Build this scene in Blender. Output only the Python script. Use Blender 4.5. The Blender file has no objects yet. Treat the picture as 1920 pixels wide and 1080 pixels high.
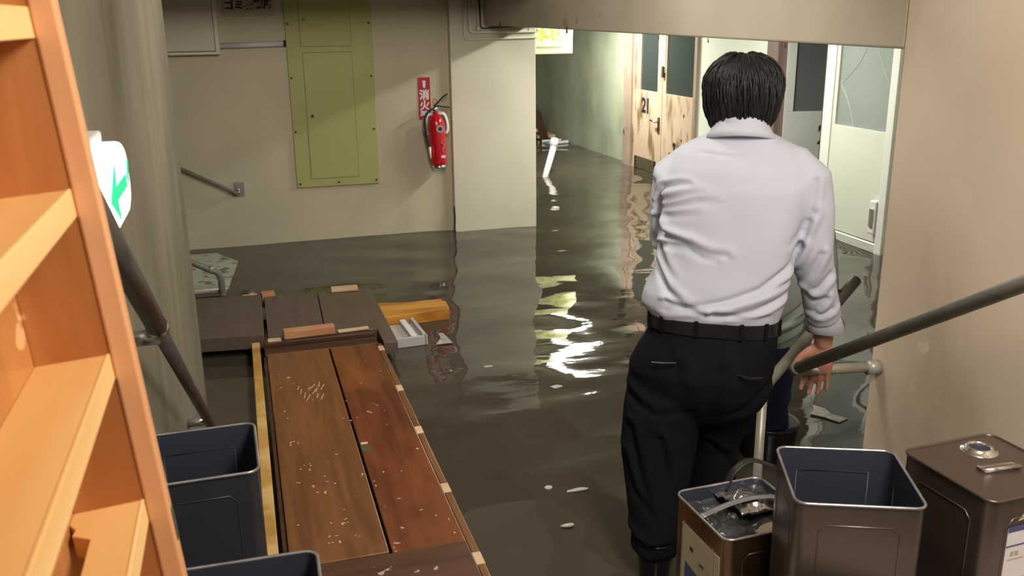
import bpy, bmesh, math, random
import numpy as np
from math import pi, sin, cos, radians, sqrt, exp
from mathutils import Vector, Matrix, noise
random.seed(7)
S = bpy.context.scene
COL = S.collection

# ------------------------------------------------------------------ camera
CR = (0.9592, -0.2825, -0.0121)      # camera right, down and forward in world axes
CD = (-0.0907, -0.2669, -0.9594)
CF = (0.2678, 0.9214, -0.2816)
def fix_axes():
    f = Vector(CF).normalized(); r = Vector(CR); r = (r - r.dot(f)*f).normalized(); d = f.cross(r).normalized()
    return r, d, f
_r, _d, _f = fix_axes()
cam_data = bpy.data.cameras.new('camera'); cam = bpy.data.objects.new('camera', cam_data); COL.objects.link(cam)
cam.matrix_world = Matrix(((_r.x, -_d.x, -_f.x, 0), (_r.y, -_d.y, -_f.y, 0), (_r.z, -_d.z, -_f.z, 1.75), (0, 0, 0, 1)))
cam_data.sensor_width = 36; cam_data.lens = 1722*36/1920; cam_data.clip_start = .02
cam_data.dof.use_dof = True; cam_data.dof.focus_distance = 3.6; cam_data.dof.aperture_fstop = 9
S.camera = cam
S.view_settings.view_transform = 'Standard'; S.view_settings.look = 'None'
S.view_settings.exposure = 0.0; S.view_settings.gamma = 1; S.view_settings.use_curve_mapping = False
# ------------------------------------------------------------------ world and big lights
W = bpy.data.worlds.new('world'); S.world = W; W.use_nodes = True
W.node_tree.nodes['Background'].inputs[0].default_value = (1.0, .93, .84, 1)
W.node_tree.nodes['Background'].inputs[1].default_value = 0.45
def area(name, loc, target, sx, sy, power, color):
    l = bpy.data.lights.new(name, 'AREA'); l.shape = 'RECTANGLE'; l.size = sx; l.size_y = sy; l.energy = power; l.color = color
    o = bpy.data.objects.new(name, l); COL.objects.link(o); o.location = loc
    o.rotation_euler = (Vector(target)-Vector(loc)).to_track_quat('-Z', 'Y').to_euler(); return o
area('stairwell_light', (.95, .45, 2.6), (1.0, 3.0, 0), .5, .9, 66, (1, .91, .80))
area('stairwell_light', (.85, 3.1, 2.45), (.9, 5.2, .4), .35, .9, 44, (1, .94, .82))  # added unseen light to reach the back wall under the dropped ceiling

# ------------------------------------------------------------------ materials
MATS = {}
def mat(name, c1, c2=None, rough=.6, metal=0, scale=4.0, stretch=(1, 1, 1), bump=0, bscale=None, detail=6, lo=.35, hi=.65,
        emit=None, ior=1.45, spec=.5, spots=None, coat=0, alpha=1, trans=0, detail_dist=.01, streak=None, dist=0):
    if name in MATS: return MATS[name]
    m = bpy.data.materials.new(name); m.use_nodes = True; MATS[name] = m
    n = m.node_tree.nodes; L = m.node_tree.links; b = n['Principled BSDF']
    b.inputs['Base Color'].default_value = (*c1, 1); b.inputs['Roughness'].default_value = rough
    b.inputs['Metallic'].default_value = metal; b.inputs['IOR'].default_value = ior
    b.inputs['Specular IOR Level'].default_value = spec; b.inputs['Coat Weight'].default_value = coat
    b.inputs['Transmission Weight'].default_value = trans
    if coat: b.inputs['Coat Roughness'].default_value = .15
    geo = n.new('ShaderNodeTexCoord'); mp = n.new('ShaderNodeMapping'); L.new(geo.outputs['Object'], mp.inputs[0])
    mp.inputs['Scale'].default_value = stretch
    col = None
    def noise_tex(s, d=detail, vec=mp):
        t = n.new('ShaderNodeTexNoise'); t.inputs['Scale'].default_value = s; t.inputs['Detail'].default_value = d
        t.inputs['Distortion'].default_value = dist
        L.new(vec.outputs[0], t.inputs['Vector']); return t
    def ramp(src, a, bb):
        r = n.new('ShaderNodeMapRange'); r.inputs['From Min'].default_value = a; r.inputs['From Max'].default_value = bb; r.clamp = True
        L.new(src, r.inputs[0]); return r
    def mix(fac, a, bcol):
        x = n.new('ShaderNodeMix'); x.data_type = 'RGBA'; L.new(fac, x.inputs[0])
        if isinstance(a, tuple): x.inputs[6].default_value = (*a, 1)
        else: L.new(a, x.inputs[6])
        x.inputs[7].default_value = (*bcol, 1); return x.outputs[2]
    if c2:
        r = ramp(noise_tex(scale).outputs[0], lo, hi); col = mix(r.outputs[0], c1, c2)
    if streak:   # (colour, stretch, scale, lo, hi)
        mp2 = n.new('ShaderNodeMapping'); L.new(geo.outputs['Object'], mp2.inputs[0]); mp2.inputs['Scale'].default_value = streak[1]
        r = ramp(noise_tex(streak[2], 8, mp2).outputs[0], streak[3], streak[4]); col = mix(r.outputs[0], col or c1, streak[0])
    if spots:    # (colour, scale, threshold) small specks gathered in patches
        mp3 = n.new('ShaderNodeMapping'); L.new(geo.outputs['Object'], mp3.inputs[0])
        t = noise_tex(spots[1], 3, mp3); t2 = noise_tex(spots[1]*.12, 2, mp3)
        mm = n.new('ShaderNodeMath'); mm.operation = 'ADD'; L.new(t.outputs[0], mm.inputs[0]); 
        m2 = n.new('ShaderNodeMath'); m2.operation = 'MULTIPLY'; m2.inputs[1].default_value = .55; L.new(t2.outputs[0], m2.inputs[0]); L.new(m2.outputs[0], mm.inputs[1])
        r = ramp(mm.outputs[0], spots[2], spots[2]+.03); col = mix(r.outputs[0], col or c1, spots[0])
    if col is not None: L.new(col, b.inputs['Base Color'])
    if bump:
        t = noise_tex(bscale or scale*4); bp = n.new('ShaderNodeBump'); bp.inputs['Strength'].default_value = bump
        bp.inputs['Distance'].default_value = detail_dist; L.new(t.outputs[0], bp.inputs['Height']); L.new(bp.outputs[0], b.inputs['Normal'])
    if emit:
        b.inputs['Emission Color'].default_value = (*emit[0], 1); b.inputs['Emission Strength'].default_value = emit[1]
    return m

M_wall = mat('cream_plaster', (.58, .51, .375), (.50, .44, .32), rough=.75, scale=1.4, bump=.12, bscale=9, streak=((.40, .33, .23), (1.2, 1.2, .5), 1.6, .60, .80), spots=((.22, .17, .11), 16, 1.14))
M_pillar = mat('pillar_plaster', (.66, .60, .49), (.58, .52, .42), rough=.75, scale=1.4, bump=.1, bscale=9, spots=((.3, .24, .17), 14, 1.14))
M_rwall = mat('warm_plaster', (.70, .60, .48), (.62, .52, .40), rough=.7, scale=1.6, bump=.1, bscale=7, streak=((.40, .32, .21), (2, 2, .7), 1.5, .56, .85), spots=((.66, .58, .46), 12, .98))
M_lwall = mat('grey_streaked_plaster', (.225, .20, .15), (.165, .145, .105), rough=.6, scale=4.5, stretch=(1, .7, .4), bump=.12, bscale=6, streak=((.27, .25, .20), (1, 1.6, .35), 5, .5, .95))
M_beam = mat('beam_paint', (.47, .42, .34), (.41, .36, .28), rough=.7, scale=2, bump=.1, bscale=6, spots=((.36, .28, .18), 9, .99))
M_green = mat('green_grey_plaster', (.50, .52, .42), (.33, .35, .27), rough=.6, scale=1.3, bump=.15, bscale=6, streak=((.55, .55, .38), (.9, .9, .5), 1.6, .52, .75))
M_cwall = mat('pale_green_paint', (.84, .86, .76), (.80, .82, .72), rough=.5, scale=2)
M_conc = mat('concrete', (.28, .26, .22), (.2, .18, .15), rough=.8, scale=5, bump=.3)
M_ceil = mat('ceiling_paint', (.5, .47, .4), (.44, .4, .33), rough=.8, scale=2)
M_wood_door = mat('varnished_brown_wood', (.185, .075, .027), (.12, .047, .017), rough=.33, scale=2.2, stretch=(9, .8, 9), bump=.08, bscale=14, dist=.6, streak=((.21, .09, .035), (3, 1, 3), 1.3, .5, .75), spots=((.55, .46, .36), 30, 1.02), spec=.4)
M_wood_red = mat('reddish_varnished_wood', (.150, .042, .016), (.085, .023, .010), rough=.3, scale=2.2, stretch=(9, .8, 9), bump=.08, bscale=14, dist=.6, streak=((.23, .075, .02), (3, 1, 3), 1.3, .5, .75), spots=((.5, .38, .3), 26, 1.03), spec=.4)
M_wood_dark = mat('dark_brown_wood', (.075, .03, .014), (.04, .018, .01), rough=.4, scale=3, stretch=(1, 9, 9), bump=.1)
M_wood_yel = mat('yellow_pine', (.46, .27, .07), (.34, .18, .04), rough=.5, scale=2, stretch=(9, .9, 9), bump=.08, streak=((.55, .36, .14), (2, 3, 2), 1.3, .5, .6))
M_wood_log = mat('wet_orange_pine', (.62, .30, .05), (.36, .13, .02), rough=.35, scale=2.2, stretch=(1, 9, 9), bump=.15)
M_pinkwood = mat('pinkish_cut_wood', (.50, .25, .13), (.38, .17, .08), rough=.6, scale=4, stretch=(1, 8, 8), bump=.1)
M_pale_wood = mat('pale_cut_wood', (.62, .46, .29), (.5, .34, .2), rough=.6, scale=5, stretch=(1, 6, 6), bump=.1)
M_lamin = mat('dark_brown_laminate', (.115, .082, .066), (.092, .064, .050), rough=.38, scale=3, stretch=(8, 1, 8), bump=.04)
M_lamin_edge = mat('laminate_edge', (.05, .034, .027), rough=.4)
M_shelf = mat('orange_varnished_wood', (.52, .23, .075), (.36, .13, .035), rough=.38, scale=1.6, stretch=(6, 6, .9), bump=.06, dist=.5, spots=((.7, .42, .2), 10, 1.05), coat=.2)
M_post = mat('light_orange_post', (.68, .36, .18), (.58, .28, .12), rough=.42, scale=2, stretch=(8, 8, .8), bump=.05)
M_shelfb = mat('pine_shelf_board', (.70, .41, .16), (.60, .33, .11), rough=.45, scale=1.8, stretch=(8, .8, 8), bump=.05)
M_shelfe = mat('pine_edge_strip', (.78, .50, .22), (.68, .40, .15), rough=.5, scale=2, stretch=(8, .8, 8))
M_rail = mat('grey_green_pipe', (.21, .20, .165), (.16, .15, .12), rough=.42, scale=12, spec=.5, bump=.05)
M_railw = mat('worn_silver_pipe', (.42, .40, .34), (.30, .28, .23), rough=.4, metal=.3, scale=10)
M_raild = mat('dark_brown_pipe', (.055, .045, .04), (.075, .062, .052), rough=.4, scale=10)
M_steel = mat('bracket_steel', (.45, .43, .41), rough=.3, metal=.8)
M_panel = mat('yellow_green_paint', (.43, .41, .15), (.39, .37, .13), rough=.55, scale=1.5, streak=((.34, .32, .12), (1.5, 1.5, .6), 2, .6, .9), spots=((.16, .13, .05), 22, 1.15))
M_gap = mat('dark_gap', (.07, .06, .03), rough=.9)
M_panelgap = mat('panel_seam_line', (.20, .19, .06), rough=.8)
M_cab = mat('beige_enamel', (.58, .51, .40), rough=.4)
M_cabf = mat('beige_enamel_frame', (.66, .59, .47), rough=.4)
M_white = mat('white_plastic', (.78, .76, .74), rough=.35)
M_conduit = mat('white_conduit', (.60, .56, .56), rough=.4)
M_signb = mat('tan_sign_board', (.40, .34, .23), rough=.5)
M_ink = mat('dark_ink', (.035, .02, .012), rough=.6)
M_navyink = mat('navy_ink', (.02, .02, .04), rough=.6)
M_red = mat('extinguisher_red', (.55, .008, .02), rough=.22, coat=.4)
M_redsign = mat('red_sign', (.40, .01, .02), rough=.4)
M_blackrub = mat('black_rubber', (.012, .012, .012), rough=.45)
M_chrome = mat('chrome', (.75, .74, .72), rough=.18, metal=1)
M_exit = mat('exit_light_diffuser', (.9, .95, .85), emit=((.93, 1, .86), 2.6), rough=.4)
M_exitg = mat('exit_green', (0, .55, .22), emit=((0.0, .62, .26), .9), rough=.4)
M_tube = mat('fluorescent_tube', (1, 1, 1), emit=((.97, 1, .90), 20), rough=.4)
M_peach = mat('peach_door_paint', (.66, .49, .37), (.60, .43, .32), rough=.5, scale=2, streak=((.25, .155, .07), (3.5, 3.5, 1.1), 1.9, .52, .66), spots=((.2, .10, .04), 9, .98))
M_frame_pink = mat('dusty_pink_frame', (.45, .33, .27), (.38, .27, .22), rough=.5, scale=4, spots=((.16, .1, .06), 14, 1.02))
M_frame_purple = mat('purple_brown_frame', (.25, .16, .14), (.2, .13, .115), rough=.45, scale=4)
M_glass_dk = mat('dark_green_glass', (.045, .055, .05), rough=.15, spec=.6)
M_glass_gr = mat('grey_frosted_glass', (.27, .29, .27), (.30, .32, .30), rough=.3, scale=2)
M_glass_g2 = mat('dark_grey_glass', (.085, .09, .088), (.13, .13, .125), rough=.25, scale=1)
M_crack = mat('glass_crack', (.6, .6, .56), rough=.5)
M_doorw = mat('off_white_door_paint', (.70, .69, .60), (.66, .65, .56), rough=.45, scale=2, spots=((.2, .18, .14), 11, 1.10))
M_doorg = mat('grey_white_door_paint', (.55, .55, .50), (.5, .5, .45), rough=.45, scale=2)
M_framew = mat('white_frame_paint', (.80, .77, .72), rough=.4)
M_yellow_sign = mat('cream_yellow_sign', (.86, .84, .50), rough=.5)
M_lime = mat('lime_lettering', (.58, .62, .10), rough=.5)
M_greytxt = mat('grey_lettering', (.40, .38, .26), rough=.5)
M_tin = mat('bronze_brown_tin', (.19, .15, .13), (.145, .112, .098), rough=.36, metal=.85, scale=3, stretch=(1, 1, 2), bump=.03, spots=((.5, .42, .36), 30, 1.1))
M_tin_gold = mat('golden_brown_tin', (.24, .155, .09), (.13, .08, .05), rough=.28, metal=.9, scale=5, stretch=(4, 4, .6), bump=.03)
M_navy = mat('navy_lacquer_inside', (.034, .040, .058), (.026, .031, .046), rough=.35, scale=4, spots=((.12, .14, .19), 40, 1.08))
M_navyout = mat('dark_slate_tin', (.035, .037, .045), (.028, .028, .034), rough=.33, metal=.3, scale=4)
M_rim = mat('worn_bright_rim', (.46, .44, .46), (.3, .29, .32), rough=.3, metal=.8, scale=20)
M_silver = mat('wet_crumpled_metal', (.42, .41, .39), (.2, .2, .2), rough=.2, metal=.9, scale=9, bump=.6, bscale=14)
M_wetdark = mat('wet_dark_lid', (.035, .037, .042), (.07, .072, .075), rough=.12, metal=.4, scale=12, bump=.3, spots=((.5, .5, .5), 45, .92))
M_label = mat('cream_paper_label', (.56, .50, .38), (.48, .43, .33), rough=.7, scale=8)
M_labelw = mat('white_paper_label', (.68, .64, .66), rough=.6)
M_labelblue = mat('blue_label_print', (.07, .075, .20), rough=.6)
M_shirt = mat('pale_grey_lilac_cotton', (.50, .52, .61), (.47, .49, .58), rough=.85, scale=3, bump=.12, bscale=220, spec=.2, detail_dist=.001)
M_shirt2 = mat('grey_green_cotton', (.27, .30, .27), (.22, .25, .22), rough=.85, scale=6, bump=.2, bscale=30, spec=.2)
M_trous = mat('black_navy_suiting', (.0075, .008, .011), (.006, .006, .009), rough=.85, scale=4, bump=.1, bscale=200, spec=.12, detail_dist=.001)
M_trous2 = mat('navy_work_cotton', (.025, .027, .075), (.02, .021, .055), rough=.8, scale=5, bump=.1, bscale=50, spec=.2)
M_boot = mat('black_rubber_boot', (.012, .012, .014), rough=.25, bump=.03, scale=8)
M_belt = mat('black_leather', (.010, .010, .011), rough=.32, spec=.6)
M_skin = mat('skin', (.46, .235, .165), (.40, .18, .125), rough=.5, scale=14, bump=.05, bscale=60, spec=.35)
M_nail = mat('fingernail', (.60, .38, .31), rough=.3)
M_eye = mat('eye_dark', (.02, .014, .01), rough=.15)
M_lip = mat('lip', (.36, .14, .11), rough=.45)
M_hair = mat('black_hair', (.007, .007, .009), (.014, .0135, .016), rough=.5, scale=30, stretch=(1, 1, .15), spec=.4)
M_paper = mat('wet_white_paper', (.42, .40, .35), (.25, .23, .19), rough=.5, scale=25)
M_foam = mat('pale_green_slab', (.50, .58, .47), (.42, .47, .38), rough=.4, scale=4, streak=((.16, .17, .13), (3, 3, 3), 3.5, .52, .62))
M_wgrey = mat('light_grey_plastic', (.44, .43, .42), rough=.4)

def water_material():
    m = bpy.data.materials.new('murky_floodwater'); m.use_nodes = True
    n = m.node_tree.nodes; L = m.node_tree.links; b = n['Principled BSDF']
    b.inputs['Roughness'].default_value = .03; b.inputs['IOR'].default_value = 1.33; b.inputs['Specular IOR Level'].default_value = .75
    g = n.new('ShaderNodeTexCoord'); t = n.new('ShaderNodeTexNoise'); t.inputs['Scale'].default_value = .9; t.inputs['Detail'].default_value = 4
    L.new(g.outputs['Object'], t.inputs[0])
    x = n.new('ShaderNodeMix'); x.data_type = 'RGBA'; x.inputs[6].default_value = (.043, .035, .024, 1); x.inputs[7].default_value = (.064, .053, .038, 1)
    L.new(t.outputs[0], x.inputs[0]); L.new(x.outputs[2], b.inputs['Base Color'])
    mp = n.new('ShaderNodeMapping'); mp.inputs['Scale'].default_value = (.8, 1.6, 1); mp.inputs['Rotation'].default_value = (0, 0, .35); L.new(g.outputs['Object'], mp.inputs[0])
    t2 = n.new('ShaderNodeTexNoise'); t2.inputs['Scale'].default_value = 5; t2.inputs['Detail'].default_value = 2.5; t2.inputs['Distortion'].default_value = .4
    L.new(mp.outputs[0], t2.inputs[0])
    bp = n.new('ShaderNodeBump'); bp.inputs['Strength'].default_value = .14; bp.inputs['Distance'].default_value = .01
    L.new(t2.outputs[0], bp.inputs['Height']); L.new(bp.outputs[0], b.inputs['Normal'])
    return m

# ------------------------------------------------------------------ mesh helpers
def tag(o, label=None, cat=None, group=None, kind=None):
    if label: o['label'] = label
    if cat: o['category'] = cat
    if group: o['group'] = group
    if kind: o['kind'] = kind
    return o
def empty(name, loc=(0, 0, 0), rz=0, label=None, cat=None, group=None, kind=None, rot=None):
    o = bpy.data.objects.new(name, None); COL.objects.link(o); o.location = loc
    o.rotation_euler = rot or (0, 0, rz); o.empty_display_size = .05
    return tag(o, label, cat, group, kind)
def obj(name, bm, m, parent=None, smooth=False, bevel=0, seg=2, autos=False):
    bmesh.ops.recalc_face_normals(bm, faces=bm.faces)
    me = bpy.data.meshes.new(name); bm.to_mesh(me); bm.free()
    mats = m if isinstance(m, (list, tuple)) else [m]
    for k in mats: me.materials.append(k)
    if smooth:
        for p in me.polygons: p.use_smooth = True
    o = bpy.data.objects.new(name, me); COL.objects.link(o); o.parent = parent
    if bevel:
        b = o.modifiers.new('bevel', 'BEVEL'); b.width = bevel; b.segments = seg; b.limit_method = 'ANGLE'; b.angle_limit = radians(40)
    if autos:
        me.shade_smooth() if hasattr(me, 'shade_smooth') else None
        me.set_sharp_from_angle(angle=radians(40))
    return o
def box(bm, x0, x1, y0, y1, z0, z1, mi=0):
    vs = [bm.verts.new((x, y, z)) for x in (x0, x1) for y in (y0, y1) for z in (z0, z1)]
    for f in ((0, 1, 3, 2), (4, 6, 7, 5), (0, 4, 5, 1), (2, 3, 7, 6), (0, 2, 6, 4), (1, 5, 7, 3)):
        bm.faces.new([vs[i] for i in f]).material_index = mi
    return bm
def B(*a): return box(bmesh.new(), *a)
def BS(*boxes):
    bm = bmesh.new()
    for a in boxes: box(bm, *a)
    return bm
def prism(bm, pts, axis, a, b):
    """polygon pts (2D) extruded along axis from a to b"""
    def p3(p, t): return {'x': (t, p[0], p[1]), 'y': (p[0], t, p[1]), 'z': (p[0], p[1], t)}[axis]
    A = [bm.verts.new(p3(p, a)) for p in pts]; Bv = [bm.verts.new(p3(p, b)) for p in pts]
    bm.faces.new(A); bm.faces.new(Bv[::-1]); n = len(pts)
    for i in range(n): bm.faces.new([A[i], A[(i+1) % n], Bv[(i+1) % n], Bv[i]])
    return bm
def loft(bm, rings, n=24, caps=True, e=2.0):
    """rings: (centre, u half-axis, v half-axis[, exponent])"""
    R = []
    for rg in rings:
        c, u, v = rg[:3]; ee = rg[3] if len(rg) > 3 else e; row = []
        for i in range(n):
            a = 2*pi*i/n; ca, sa = cos(a), sin(a)
            x = math.copysign(abs(ca)**(2/ee), ca); y = math.copysign(abs(sa)**(2/ee), sa)
            row.append(bm.verts.new(Vector(c)+Vector(u)*x+Vector(v)*y))
        R.append(row)
    for a, b in zip(R, R[1:]):
        for i in range(n): bm.faces.new([a[i], a[(i+1) % n], b[(i+1) % n], b[i]])
    if caps:
        bm.faces.new(R[0][::-1]); bm.faces.new(R[-1])
    return bm
def tube(bm, pts, r, n=12, ref=(0, 0, 1), caps=True, round_end=False):
    """round tube through points; r a number or list (or (ra, rb) pairs)"""
    P = [Vector(p) for p in pts]; k = len(P)
    rr = list(r) if isinstance(r, (list,)) else [r]*k
    if round_end:
        d0 = (P[0]-P[1]).normalized(); d1 = (P[-1]-P[-2]).normalized()
        def sc(q, s): return (q[0]*s, q[1]*s) if isinstance(q, tuple) else q*s
        def mx(q): return max(q) if isinstance(q, tuple) else q
        P = [P[0]+d0*mx(rr[0])*.6, P[0]+d0*mx(rr[0])*.45] + P + [P[-1]+d1*mx(rr[-1])*.45, P[-1]+d1*mx(rr[-1])*.6]
        rr = [sc(rr[0], .25), sc(rr[0], .75)] + rr + [sc(rr[-1], .75), sc(rr[-1], .25)]
    rings = []; u = None
    for i in range(len(P)):
        t = (P[min(i+1, len(P)-1)]-P[max(i-1, 0)]).normalized()
        if u is None:
            u = Vector(ref); 
            if abs(u.dot(t)) > .95: u = Vector((1, 0, 0))
        u = (u-u.dot(t)*t).normalized(); v = t.cross(u)
        q = rr[i]; a, b = q if isinstance(q, tuple) else (q, q)
        rings.append((P[i], u*a, v*b))
    return loft(bm, rings, n, caps)
def curve_pts(P, n=8):
    """Catmull-Rom through points"""
    P = [Vector(p) for p in P]; Q = [P[0]*2-P[1]]+P+[P[-1]*2-P[-2]]; out = []
    for i in range(1, len(Q)-2):
        for k in range(n):
            t = k/n; a, b, c, d = Q[i-1:i+3]
            out.append(.5*((2*b)+(c-a)*t+(2*a-5*b+4*c-d)*t*t+(3*b-a-3*c+d)*t**3))
    out.append(P[-1]); return out
def bend(p0, p1, p2, r, n=6):
    """points rounding a corner p1"""
    p0, p1, p2 = Vector(p0), Vector(p1), Vector(p2); a = p1+(p0-p1).normalized()*r; b = p1+(p2-p1).normalized()*r
    return [a*(1-t)**2+p1*2*t*(1-t)+b*t*t for t in [i/n for i in range(n+1)]]
def text(name, body, size, loc, xa, up, m, parent, bold=0.0, ext=.0008, align='CENTER'):
    c = bpy.data.curves.new('t', 'FONT'); c.body = body; c.size = size; c.align_x = align; c.align_y = 'CENTER'; c.offset = bold; c.extrude = ext
    c.resolution_u = 3
    o = bpy.data.objects.new('t', c); COL.objects.link(o); bpy.context.view_layer.update()
    me = bpy.data.meshes.new_from_object(o.evaluated_get(bpy.context.evaluated_depsgraph_get()))
    bpy.data.objects.remove(o); bpy.data.curves.remove(c)
    xa = Vector(xa).normalized(); up = Vector(up).normalized(); z = xa.cross(up)
    M = Matrix(((xa.x, up.x, z.x, loc[0]), (xa.y, up.y, z.y, loc[1]), (xa.z, up.z, z.z, loc[2]), (0, 0, 0, 1)))
    me.transform(M); me.materials.clear(); me.materials.append(m)
    q = bpy.data.objects.new(name, me); COL.objects.link(q); q.parent = parent; return q
def fuse(bm, voxel, smooth=4, fac=.5):
    bmesh.ops.recalc_face_normals(bm, faces=bm.faces)
    me = bpy.data.meshes.new('t'); bm.to_mesh(me); bm.free(); o = bpy.data.objects.new('t', me); COL.objects.link(o)
    r = o.modifiers.new('r', 'REMESH'); r.mode = 'VOXEL'; r.voxel_size = voxel
    s = o.modifiers.new('s', 'SMOOTH'); s.factor = fac; s.iterations = smooth
    bpy.context.view_layer.update()
    out = bpy.data.meshes.new_from_object(o.evaluated_get(bpy.context.evaluated_depsgraph_get()))
    bpy.data.objects.remove(o); bpy.data.meshes.remove(me)
    for p in out.polygons: p.use_smooth = True
    return out
def mesh_obj(name, me, m, parent):
    me.materials.clear(); me.materials.append(m); o = bpy.data.objects.new(name, me); COL.objects.link(o); o.parent = parent; me.name = name; return o
def struct(name, bm, m, **k): return tag(obj(name, bm, m, **k), kind='structure')

# ------------------------------------------------------------------ room shell
struct('floor', B(-3.2, 8, 2.8, 15, -.6, -.5), M_conc)
struct('ceiling', BS((-3.2, 4.8, -2.5, 6.0, 2.9, 3.0)), M_ceil)
struct('ceiling', BS((-3.2, 1.97, 6.0, 7.6, 1.935, 2.9)), M_ceil)  # unseen dropped slab, its edge set to shade the upper back wall
struct('ceiling', BS((1.97, 6.6, 1.0, 14.8, 2.25, 2.4)), M_ceil)
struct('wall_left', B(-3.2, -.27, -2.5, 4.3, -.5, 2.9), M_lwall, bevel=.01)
struct('wall_back', B(-3.2, 1.69, 7.6, 7.9, -.5, 2.0), M_wall)
struct('wall_far_left', B(-3.3, -3.2, 4.3, 7.6, -.5, 2.0), M_wall)
struct('wall_pillar', B(1.69, 2.42, 7.53, 8.05, -.5, 2.3), M_pillar, bevel=.006)
struct('wall_behind_pillar', B(2.3, 2.42, 8.05, 14.6, -.5, 2.3), M_green)
struct('wall_right', B(1.97, 2.42, -2.5, 2.45, -.5, 2.9), M_rwall, bevel=.008)
# beam over the passage opening: its underside drops a little towards the right wall
bm = bmesh.new()
prism(bm, [(2.45, 1.645), (7.53, 1.702), (7.53, 2.9), (2.45, 2.9)], 'x', 1.975, 2.40)
struct('trim_1', bm, M_beam, bevel=.008)
struct('wall_end', B(2.3, 4.7, 14.4, 14.5, -.5, 2.3), M_green)
struct('wall_green', B(4.60, 4.75, 10.62, 14.5, -.5, 2.3), M_green)
struct('wall_corridor', BS((4.57, 4.7, 7.43, 8.74, -.5, 2.3), (4.57, 4.7, 1.0, 5.66, -.5, 2.3)), M_cwall)
# room beyond doorway 22
struct('wall_room', BS((4.7, 6.5, 7.5, 7.6, -.5, 2.3), (6.5, 6.6, 5.0, 7.6, -.5, 2.3), (4.75, 6.5, 5.0, 5.1, -.5, 2.3)), M_doorg)
# stairs going down into the water, a landing above them, and a ledge along the left wall
bm = bmesh.new()
TR = [(.84, -2.5, .96), (.67, .96, 1.26), (.50, 1.26, 1.58), (.33, 1.58, 1.88), (.16, 1.88, 2.14), (-.10, 2.14, 2.50), (-.28, 2.50, 2.85)]
for z, y0, y1 in TR: box(bm, -.27, 1.97 if y1 < 2.45 else 1.97, y0, y1, -.5, z)
struct('floor_stairs', bm, M_conc, bevel=.006)
struct('trim_2', B(-.27, .075, .96, 1.98, .3, .54), M_conc, bevel=.006)

# ------------------------------------------------------------------ water
def waves(x, y):
    a = .0
    for k, (s, amp) in enumerate(((1.3, .015), (2.9, .0078), (6.0, .0018))):
        a += amp*noise.noise(Vector((x*s*.8+y*s*.25+k*7, y*s*1.15-x*s*.2, k*3.1)))
    calm = 1.0 if x > 1.2 else max(.35, .35+.65*(x+.2)/1.4)
    return a*calm
bm = bmesh.new(); nx, ny = 230, 330; X0, X1, Y0, Y1 = -3.2, 6.5, 2.15, 14.45
rows = []
for j in range(ny+1):
    y = Y0+(Y1-Y0)*(j/ny)**1.25; rows.append([bm.verts.new((X0+(X1-X0)*i/nx, y, waves(X0+(X1-X0)*i/nx, y))) for i in range(nx+1)])
for a, b in zip(rows, rows[1:]):
    for i in range(nx): bm.faces.new([a[i], a[i+1], b[i+1], b[i]])
o = obj('floodwater', bm, water_material(), smooth=True)
tag(o, 'murky grey-brown floodwater with ripples covering the whole basement floor', 'water', kind='stuff')

# ------------------------------------------------------------------ lamps
def tube_lamp(x, y, z, power, label):
    t = empty('ceiling_lamp', (x, y, z), 0, label, 'lamp', 'fluorescent lamps of the far corridor')
    obj('lamp_housing', B(-.09, .09, -.62, .62, .03, .075), M_white, t, bevel=.008)
    for s in (-.04, .04):
        bm = bmesh.new(); tube(bm, [(s, -.58, 0), (s, .58, 0)], .024, 12); obj('tube', bm, M_tube, t, smooth=True)
        for y0 in (-.61, .58): obj('end_cap', B(s-.018, s+.018, y0, y0+.03, -.02, .03), M_white, t)
    l = bpy.data.lights.new('lamp_light', 'AREA'); l.shape = 'RECTANGLE'; l.size = .12; l.size_y = 1.1; l.energy = power; l.color = (.97, 1, .88)
    q = bpy.data.objects.new('lamp_light', l); COL.objects.link(q); q.parent = t; q.location = (0, 0, -.03)
    return t
tube_lamp(3.75, 10.1, 2.12, 100, 'white twin-tube ceiling lamp at the far end of the corridor')
tube_lamp(3.35, 6.5, 2.12, 62, 'white twin-tube ceiling lamp above the white cracked-pane door')

# ------------------------------------------------------------------ back wall fittings
t = empty('electric_cabinet', (-.42, 7.6, 1.515), 0, 'beige metal cabinet high on the back wall beside the left wall corner', 'cabinet')
t_x = .325
obj('cabinet_body', B(-.45, .325, -.10, 0, 0, .41), M_cabf, t, bevel=.004)
obj('door', B(-.42, .292, -.112, -.10, .028, .40), M_cab, t, bevel=.002)
obj('seam', BS((.292, .296, -.104, -.100, .024, .40), (-.42, .296, -.104, -.100, .022, .026)), M_gap, t)
obj('handle', B(-.095, -.068, -.128, -.112, .17, .27), M_steel, t, bevel=.004)
t = empty('notice_sign', (.145, 7.6, 1.86), 0, 'tan notice with dark Japanese lettering between the beige cabinet and green panel', 'sign')
obj('sign_board', B(-.185, .19, -.012, 0, -.07, .07), M_signb, t)
text('lettering', 'ゴミ集積所', .072, (0, -.0135, .012), (1, 0, .03), (0, 0, 1), M_ink, t, bold=.0035)
obj('lettering', BS((-.15, -.11, -.013, -.012, .055, .066), (-.05, .0, -.013, -.012, .055, .065), (.05, .1, -.013, -.012, .055, .068)), M_labelw, t)
t = empty('conduit_pipe', (-.08, 7.56, 1.575), 0, 'short white horizontal conduit running from beige cabinet to green panel', 'pipe')
bm = bmesh.new(); tube(bm, [(-.02, 0, 0), (.46, 0, .01)], .021, 16, (0, 0, 1)); obj('conduit', bm, M_conduit, t, smooth=True)
bm = bmesh.new(); tube(bm, [(.458, 0, .01), (.475, 0, .01)], .024, 16, (0, 0, 1)); obj('end_ring', bm, M_blackrub, t, smooth=True)

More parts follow.
